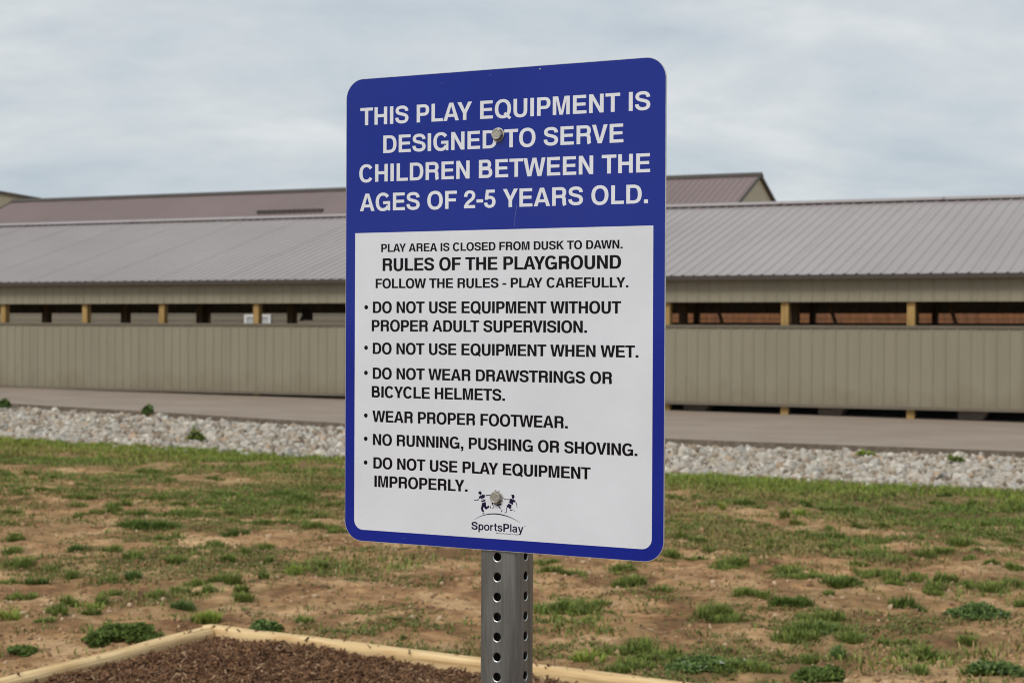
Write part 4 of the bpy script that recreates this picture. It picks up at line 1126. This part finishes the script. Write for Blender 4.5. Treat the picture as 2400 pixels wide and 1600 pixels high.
    G['r'] = (400, [rect(64,0,170,532), S(path((118,300),('c',125,430,215,480,360,470)), v, h)])
    G['t'] = (350, [S(path((160,700),('l',160,150),('c',160,70,200,48,310,56)), v, h), rect(20,430,310,530)])
    G['s'] = (520, [S(path((425,375),('c',420,450,350,487,260,487),('c',160,487,98,450,98,385),('c',98,320,150,300,260,275),('c',370,250,432,225,432,150),('c',432,80,360,43,265,43),('c',150,43,90,95,82,165)), v, h)])
    G['l'] = (245, [rect(70,0,176,718)])
    G['i'] = (245, [rect(70,0,176,532), rect(70,600,176,718)])
    G['y'] = (540, [('p', [(15,532),(135,532),(270,150),(405,532),(522,532),(300,-80),(262,-170),(200,-210),(70,-210),(70,-118),(160,-118),(205,-60),(212,-15)])])
    G['e'] = (556, [S(path((90,265),('l',470,265),('c',468,420,390,485,285,485),('c',150,485,88,400,88,262),('c',88,110,165,44,285,44),('c',370,44,435,80,462,150)), v, 92)])
    G['u'] = (600, [S(path((118,532),('l',118,190),('c',118,90,160,46,250,46),('c',350,46,435,100,435,210)), v, h), rect(430,0,536,532)])
    G['h'] = (600, [rect(64,0,170,718), S(path((118,320),('c',118,430,210,486,300,486),('c',420,486,480,440,480,330),('l',480,0)), v, h)])
    G['n'] = (600, [rect(64,0,170,532), S(path((118,320),('c',118,430,210,486,300,486),('c',420,486,480,440,480,330),('l',480,0)), v, h)])
    return G
GL = glyphs()
KERN = {'LA': -20, 'AY': -95, 'LY': -70, 'AW': -45, 'WA': -45, 'TA': -60, 'AT': -60, 'RT': -15, 'LT': -70, 'OW': -10, 'VI': -10, 'YE': -10, 'YC': -20, 'FU': -5, 'EW': -10, 'WE': -5, 'LO': -15, 'RV': -30, 'OV': -25, 'YG': -30, 'PA': -60}
def stroke_quads(pts, wv, wh, closed):
    P = [Vector(p) for p in pts]
    if closed: P = P[:-1]
    n = len(P); Lp, Rp = [], []
    for i in range(n):
        a = P[(i - 1) % n] if (closed or i > 0) else P[i]; b_ = P[(i + 1) % n] if (closed or i < n - 1) else P[i]
        t = (b_ - a).normalized(); nn = Vector((-t.y, t.x))
        hw = 0.5 * math.sqrt((wv * t.y) ** 2 + (wh * t.x) ** 2)
        Lp.append(P[i] + nn * hw); Rp.append(P[i] - nn * hw)
    return Lp, Rp, closed
def grow_loop(lp, g):
    n = len(lp); out = []
    for i in range(n):
        a, b_, c = lp[i - 1], lp[i], lp[(i + 1) % n]
        nx_ = 0.0
        for p, q in ((a, b_), (b_, c)):
            ny_ = -(q[0] - p[0]); nxx = (q[1] - p[1]); l = math.hypot(nxx, ny_)
            if abs(nxx) / l > 0.3: nx_ += nxx / abs(nxx) * 0.5 if nx_ * nxx == 0 else 0.5 * nxx / abs(nxx)
        s_ = 1 if nx_ > 0 else (-1 if nx_ < 0 else 0)
        out.append((b_[0] + s_ * g, b_[1]))
    return out
def orient(lp, ccw=True):
    ar = sum(lp[i - 1][0] * lp[i][1] - lp[i][0] * lp[i - 1][1] for i in range(len(lp)))
    return lp if (ar > 0) == ccw else lp[::-1]
def text_mesh(text, bold=1.0, track=0.0, grow=0.0):
    """returns list of (verts2d, faces) pieces on the 1000-unit body, and overall left/right"""
    x = 0; pieces = []; lo, hi = 1e9, -1e9
    prev = ''
    for ch in text:
        if ch == ' ': x += 278 + track; prev = ' '; continue
        adv, parts = GL[ch]
        x += KERN.get(prev + ch, 0)
        for p in parts:
            if p[0] == 'p':
                lps = [grow_loop(orient(list(lp), i == 0), grow) for i, lp in enumerate(p[1:])]
                loops = [[Vector((a + x, b_, 0)) for a, b_ in lp] for lp in lps]
                flat = [v for lp in loops for v in lp]
                tr = tessellate_polygon(loops)
                pieces.append(([(v.x, v.y) for v in flat], [tuple(t) for t in tr]))
            else:
                Lp, Rp, closed = stroke_quads(p[1], p[2] * bold + 2 * grow, p[3] * bold + grow * 0.5, p[4])
                n = len(Lp); vs = [(v.x + x, v.y) for v in Lp] + [(v.x + x, v.y) for v in Rp]
                fs = [(i, (i + 1) % n, n + (i + 1) % n, n + i) for i in range(n if closed else n - 1)]
                pieces.append((vs, fs))
            for vx, _ in pieces[-1][0]: lo = min(lo, vx); hi = max(hi, vx)
        x += adv + track; prev = ch
    return pieces, lo, hi
def put_text(name, text, x0, x1, zb0, zb1, cap, mat, y, bold=1.0, track=0.0, extra=None, unit=718.0, grow=0.0):
    pieces, lo, hi = text_mesh(text, bold, track, grow)
    kx = (x1 - x0) / (hi - lo); kz = cap / unit
    V, F_ = [], []
    for q, (vs, fs) in enumerate(pieces):
        n = len(V); yy_ = y - 0.000012 * (q % 5)
        for a, b_ in vs:
            s = (a - lo) * kx
            V.append((x0 + s, yy_, ZC + zb0 + (zb1 - zb0) * (s / (x1 - x0)) + b_ * kz))
        for f in fs:
            # face towards -y
            p = [V[n + i] for i in f]
            ar = sum(p[i][0] * p[(i + 1) % len(p)][2] - p[(i + 1) % len(p)][0] * p[i][2] for i in range(len(p)))
            f = tuple(n + i for i in f)
            F_.append(f if ar > 0 else f[::-1])
    if extra: # bullet disc
        cx, cz, r = extra; n = len(V)
        V += [(cx + r * math.cos(i * math.pi / 12), y, ZC + cz + r * math.sin(i * math.pi / 12)) for i in range(24)]
        F_.append(tuple(range(n, n + 24)))
    return obj(name, V, F_, mat, panel)
yb = YF - 0.00017; yw_ = YF - 0.00027
HEAD = [('THIS PLAY EQUIPMENT IS',-0.2065,0.2081,0.2434,0.2411),('DESIGNED TO SERVE',-0.1707,0.1729,0.2055,0.2037),
        ('CHILDREN BETWEEN THE',-0.2077,0.2083,0.1686,0.1661),('AGES OF 2-5 YEARS OLD.',-0.2066,0.2057,0.1304,0.1287)]
for s, a, b_, c0, c1 in HEAD:
    put_text('heading_line', s, a, b_, c0, c1, 0.0229, M['letter_white'], yb, 1.0, grow=5)
BODY = [('PLAY AREA IS CLOSED FROM DUSK TO DAWN.',-0.1732,0.1726,0.0760,0.0746,0.0106,None),
('RULES OF THE PLAYGROUND',-0.1709,0.1707,0.0512,0.0501,0.0166,None),
('FOLLOW THE RULES - PLAY CAREFULLY.',-0.1816,0.1806,0.0287,0.0272,0.0125,None),
('DO NOT USE EQUIPMENT WITHOUT',-0.1857,0.1711,-0.0038,-0.0045,0.0150,0.0038),
('PROPER ADULT SUPERVISION.',-0.1874,0.1254,-0.0278,-0.0283,0.0149,None),
('DO NOT USE EQUIPMENT WHEN WET.',-0.1857,0.1943,-0.0576,-0.0580,0.0148,-0.0495),
('DO NOT WEAR DRAWSTRINGS OR',-0.1855,0.1594,-0.0903,-0.0906,0.0148,-0.0826),
('BICYCLE HELMETS.',-0.1870,0.0115,-0.1146,-0.1147,0.0149,None),
('WEAR PROPER FOOTWEAR.',-0.1859,0.0997,-0.1470,-0.1467,0.0151,-0.1388),
('NO RUNNING, PUSHING OR SHOVING.',-0.1849,0.1936,-0.1773,-0.1773,0.0148,-0.1694),
('DO NOT USE PLAY EQUIPMENT',-0.1841,0.1311,-0.2080,-0.2084,0.0148,-0.2007),
('IMPROPERLY.',-0.1824,-0.0419,-0.2322,-0.2319,0.0149,None)]
for s, a, b_, c0, c1, cap, bul in BODY:
    put_text('rule_line', s, a, b_, c0, c1, cap, M['ink_black'], yw_, 1.0, 0, (-0.1961, bul, 0.0029) if bul is not None else None, grow=20)
# maker's logo
put_text('logo_word', 'SportsPlay', -0.0362, 0.0385, -0.2797, -0.2797, 0.0100, M['ink_navy'], yw_, 1.05, grow=12)
put_text('logo_tagline', 'We Put the Value in Play!', -0.0006, 0.0306, -0.2830, -0.2830, 0.0017, M['ink_navy'], yw_ - 0.00003, 0.9)
pieces = []
V, F_ = [], []
def lpt(X, Y):
    X4 = 224 + X * 0.5714; Y4 = 112 + Y * 0.5714
    return (-0.00213 + (X4 - 900) * 5.411e-5, yw_, ZC - 0.25691 + (X4 - 900) * 2.94e-6 - (Y4 - 800) * 4.83e-5)
LG = [[(395,270),(425,215),(455,205),(485,180),(520,210),(550,240),(555,300),(545,380),(515,390),(490,360),(440,330),(410,300)],
[(585,355),(705,360),(710,480),(640,520),(520,550),(500,510),(480,560),(455,540),(420,490),(440,440),(480,405),(540,410)],
[(742,375),(930,365),(955,340),(985,355),(1000,395),(930,400),(745,425)],
[(420,535),(440,560),(390,622),(250,620),(200,632),(195,615),(240,585),(370,590)],
[(530,575),(600,565),(690,520),(685,545),(600,590),(535,600)],
[(540,630),(640,610),(715,575),(750,645),(700,670),(555,705),(545,670)],
[(585,735),(660,715),(740,690),(765,760),(765,870),(790,910),(905,845),(915,960),(840,990),(770,1055),(720,1000),(660,920),(635,970),(640,1050),(690,1140),(600,1165),(540,1070),(525,960),(560,850)],
[(595,1250),(620,1205),(690,1178),(708,1200),(640,1240),(600,1258)],[(945,865),(970,870),(1000,1000),(975,1000),(945,910)],
[(1140,200),(1165,160),(1220,148),(1270,175),(1270,200),(1220,190),(1160,220)],[(1310,185),(1410,165),(1412,190),(1370,205),(1365,260),(1330,210)],
[(1505,470),(1600,535),(1700,570),(1825,570),(1825,605),(1740,608),(1610,575),(1510,510)],
[(1020,740),(1060,700),(1095,730),(1090,810),(1110,860),(1080,865),(1040,800)],[(1080,880),(1110,875),(1115,900),(1090,905)],
[(1050,1000),(1085,960),(1125,915),(1155,950),(1110,985),(1060,1015)],
[(1120,700),(1200,740),(1330,750),(1400,690),(1440,760),(1505,815),(1420,855),(1290,880),(1200,830)],
[(1320,900),(1380,880),(1455,1000),(1415,1020),(1370,950)],[(1440,1020),(1465,1015),(1480,1045),(1455,1050)],
[(1460,1170),(1490,1060),(1530,1065),(1525,1110),(1480,1175)],[(1470,660),(1560,625),(1575,650),(1480,680)],
[(1925,350),(1960,375),(2010,358),(2060,375),(2090,440),(2075,510),(2030,560),(1980,565),(1970,510),(1945,430)],
[(1845,560),(1945,548),(1985,580),(2040,575),(2100,620),(2135,660),(2085,725),(2040,700),(2000,840),(1810,715),(1860,660)],
[(1815,765),(1950,840),(1935,1000),(1830,1005),(1820,950),(1780,970),(1705,905)],
[(2125,705),(2150,690),(2200,800),(2215,970),(2190,970),(2180,850)],[(1710,960),(1745,970),(1720,1140),(1690,1140)],
[(1620,1190),(1660,1165),(1730,1160),(1745,1190),(1630,1210)],[(1860,1040),(1900,1025),(1930,1060),(2000,1045),(2010,1070),(1930,1110),(1880,1085)],[(2040,1025),(2060,1035),(2095,1150),(2070,1150)]]
for lp in LG:
    loop = [Vector((a, -b_, 0)) for a, b_ in lp]; n = len(V)
    V += [lpt(a, b_) for a, b_ in lp]
    for t in tessellate_polygon([loop]):
        p = [loop[i] for i in t]; ar = (p[1] - p[0]).cross(p[2] - p[0]).z
        F_.append(tuple(n + i for i in (t if ar > 0 else t[::-1])))
obj('logo_children', V, F_, M['ink_navy'], panel)
ap = [(-0.0327,-0.2673),(-0.0241,-0.2627),(-0.0131,-0.2592),(-0.0021,-0.258),(0.0088,-0.2587),(0.0197,-0.2613),(0.0341,-0.2672)]
V, F_ = [], []
N_ = 30
axs = np.linspace(ap[0][0], ap[-1][0], N_ + 1); azs = np.interp(axs, [p[0] for p in ap], [p[1] for p in ap])
cf = np.polyfit([p[0] for p in ap], [p[1] for p in ap], 4); azs = np.polyval(cf, axs)
for i in range(N_ + 1):
    hw = 0.00012 + 0.00062 * math.sin(math.pi * i / N_)
    V += [(axs[i], yw_, ZC + azs[i] - hw), (axs[i], yw_, ZC + azs[i] + hw)]
for i in range(N_): F_.append((2 * i, 2 * i + 2, 2 * i + 3, 2 * i + 1))
obj('logo_arc', V, F_, M['ink_navy'], panel)
put_text('trademark', 'TM', 0.0393, 0.0412, -0.2716, -0.2716, 0.0012, M['ink_navy'], yw_, 0.8)
# chips and a scratch in the blue
V, F_ = [], []
for cx, cz, r in ((0.0586,0.3004,0.0014),(-0.0118,0.2974,0.0006),(-0.0824,0.2921,0.0004),(0.0933,0.3022,0.0004),(0.15,0.283,0.0003),(-0.05,0.262,0.0003),(-0.137,-0.297,0.0004)):
    n = len(V); V += [(cx + r * math.cos(i * 1.047), yb, ZC + cz + 0.5 * r * math.sin(i * 1.047 + .3)) for i in range(6)]; F_.append(tuple(range(n, n + 6)))
obj('paint_chips', V, F_, M['aluminium'], panel)['kind'] = 'stuff'
sx_ = [(0.0274,0.1336),(0.0262,0.127),(0.0247,0.118),(0.0240,0.1054)]
V = []; 
for x, z in sx_: V += [(x - 0.00013, yb, ZC + z), (x + 0.00013, yb, ZC + z)]
obj('scratch', V, [(2*i+1, 2*i, 2*i+2, 2*i+3)[::-1] for i in range(3)][::1], M['scratch'], panel)

# --- perforated square post
def post_mesh():
    V, F_ = [], []; mats = []
    half = POSTW / 2; rc = 0.0066; fl = half - rc; fw = 0.0118; dp = 0.0010; hr = 0.0111 / 2; th = 0.0021; pitch = 0.0254; ns = 24
    ztop = ZC + H_ / 2 - 0.0207; nh = 75
    zb = ztop - pitch * nh
    def off(ax_, x, z, d):         # face ax_ (0..3): outward distance d, x along the face
        a = ax_ * math.pi / 2; c, s = round(math.cos(a)), round(math.sin(a))
        # face 0 looks to -y
        return (x * c + d * s, x * s - d * c, z)
    def quad(a, b_, c_, d_, m_): F_.append((a, b_, c_, d_)); mats.append(m_)
    for ax_ in range(4):
        for k in range(nh):
            zc = zb + (k + 0.5) * pitch
            def ring(r_, d):
                n = len(V)
                for i in range(ns):
                    a = 2 * math.pi * i / ns; V.append(off(ax_, r_ * math.cos(a), zc + r_ * math.sin(a), d))
                return n
            def sq(d):
                n = len(V)
                for i in range(ns):
                    a = 2 * math.pi * i / ns; c, s = math.cos(a), math.sin(a); q = 1 / max(abs(c) , abs(s))
                    V.append(off(ax_, fw * c * q, zc + pitch / 2 * s * q, d))
                return n
            o_sq = sq(half); o_r = ring(hr + 0.0009, half); o_r2 = ring(hr, half - 0.0006); i_r = ring(hr, half - th); i_sq = sq(half - th)
            for i in range(ns):
                j = (i + 1) % ns
                quad(o_sq + i, o_sq + j, o_r + j, o_r + i, 0); quad(o_r + i, o_r + j, o_r2 + j, o_r2 + i, 1)
                quad(o_r2 + i, o_r2 + j, i_r + j, i_r + i, 0); quad(i_r + i, i_r + j, i_sq + j, i_sq + i, 0)
        # rounded corner
        n = len(V); sg = 6
        for z in (zb, ztop):
            for i in range(sg + 1):
                a = math.pi / 2 * i / sg
                V.append(off(ax_, fl + (rc - dp) * math.sin(a), z, fl + (rc - dp) * math.cos(a)))
        for i in range(sg): quad(n + i, n + i + 1, n + sg + 2 + i, n + sg + 1 + i, 0)
        for sd in (-1, 1):         # shallow shoulders either side of the punched strip
            n = len(V)
            for z in (zb, ztop):
                V.append(off(ax_, sd * fw, z, half)); V.append(off(ax_, sd * (fw + 0.0012), z, half - 0.0006)); V.append(off(ax_, sd * fl, z, half - dp))
            for i in range(2):
                q4 = (n + i, n + i + 1, n + 4 + i, n + 3 + i)
                quad(*(q4 if sd > 0 else q4[::-1]), 0)
    return V, F_, mats
V, F_, mats = post_mesh()
post = obj('post', V, F_, M['galv'], sign, smooth=False); post.data.materials.append(M['bright_edge'])
post.data.polygons.foreach_set('material_index', mats)
post['label'] = 'grey galvanised square tube with a row of holes on each side'
# lower part of the post under the last hole reaches the footing inside the mulch
# --- hex bolts
def bolt(cx, cz, rot):
    rr = 0.0070; hh = 0.0062; V, F_ = [], []
    ns = 24
    hexr = lambda a: rr / max(math.cos(((a - rot + math.pi / 6) % (math.pi / 3)) - math.pi / 6), 0.5) * 0.93
    rings = [(None, 0.0, 1.0), (None, hh - 0.0008, 1.0), (0.0064, hh, 0), (0.0056, hh + 0.0001, 0), (0.0046, hh - 0.0002, 0), (0.0, hh - 0.0001, 0)]
    # flange washer
    for r_, d in ((0.0088, 0.0), (0.0088, 0.0007), (0.0074, 0.0011)):
        for i in range(ns):
            a = 2 * math.pi * i / ns; V.append((cx + r_ * math.cos(a), YF - 0.0002 - d, ZC + cz + r_ * math.sin(a)))
    for r_, d, _ in rings:
        for i in range(ns):
            a = 2 * math.pi * i / ns; q = hexr(a) if r_ is None else r_
            V.append((cx + q * math.cos(a), YF - 0.0004 - d, ZC + cz + q * math.sin(a)))
    nr = 3 + len(rings)
    for k in range(nr - 1):
        for i in range(ns): F_.append((k * ns + i, k * ns + (i + 1) % ns, (k + 1) * ns + (i + 1) % ns, (k + 1) * ns + i))
    return obj('bolt', V, F_, M['bolt'], sign)
bolt(0.0002, 0.2214, math.radians(30)); bolt(0.0002, -0.2372, math.radians(12))
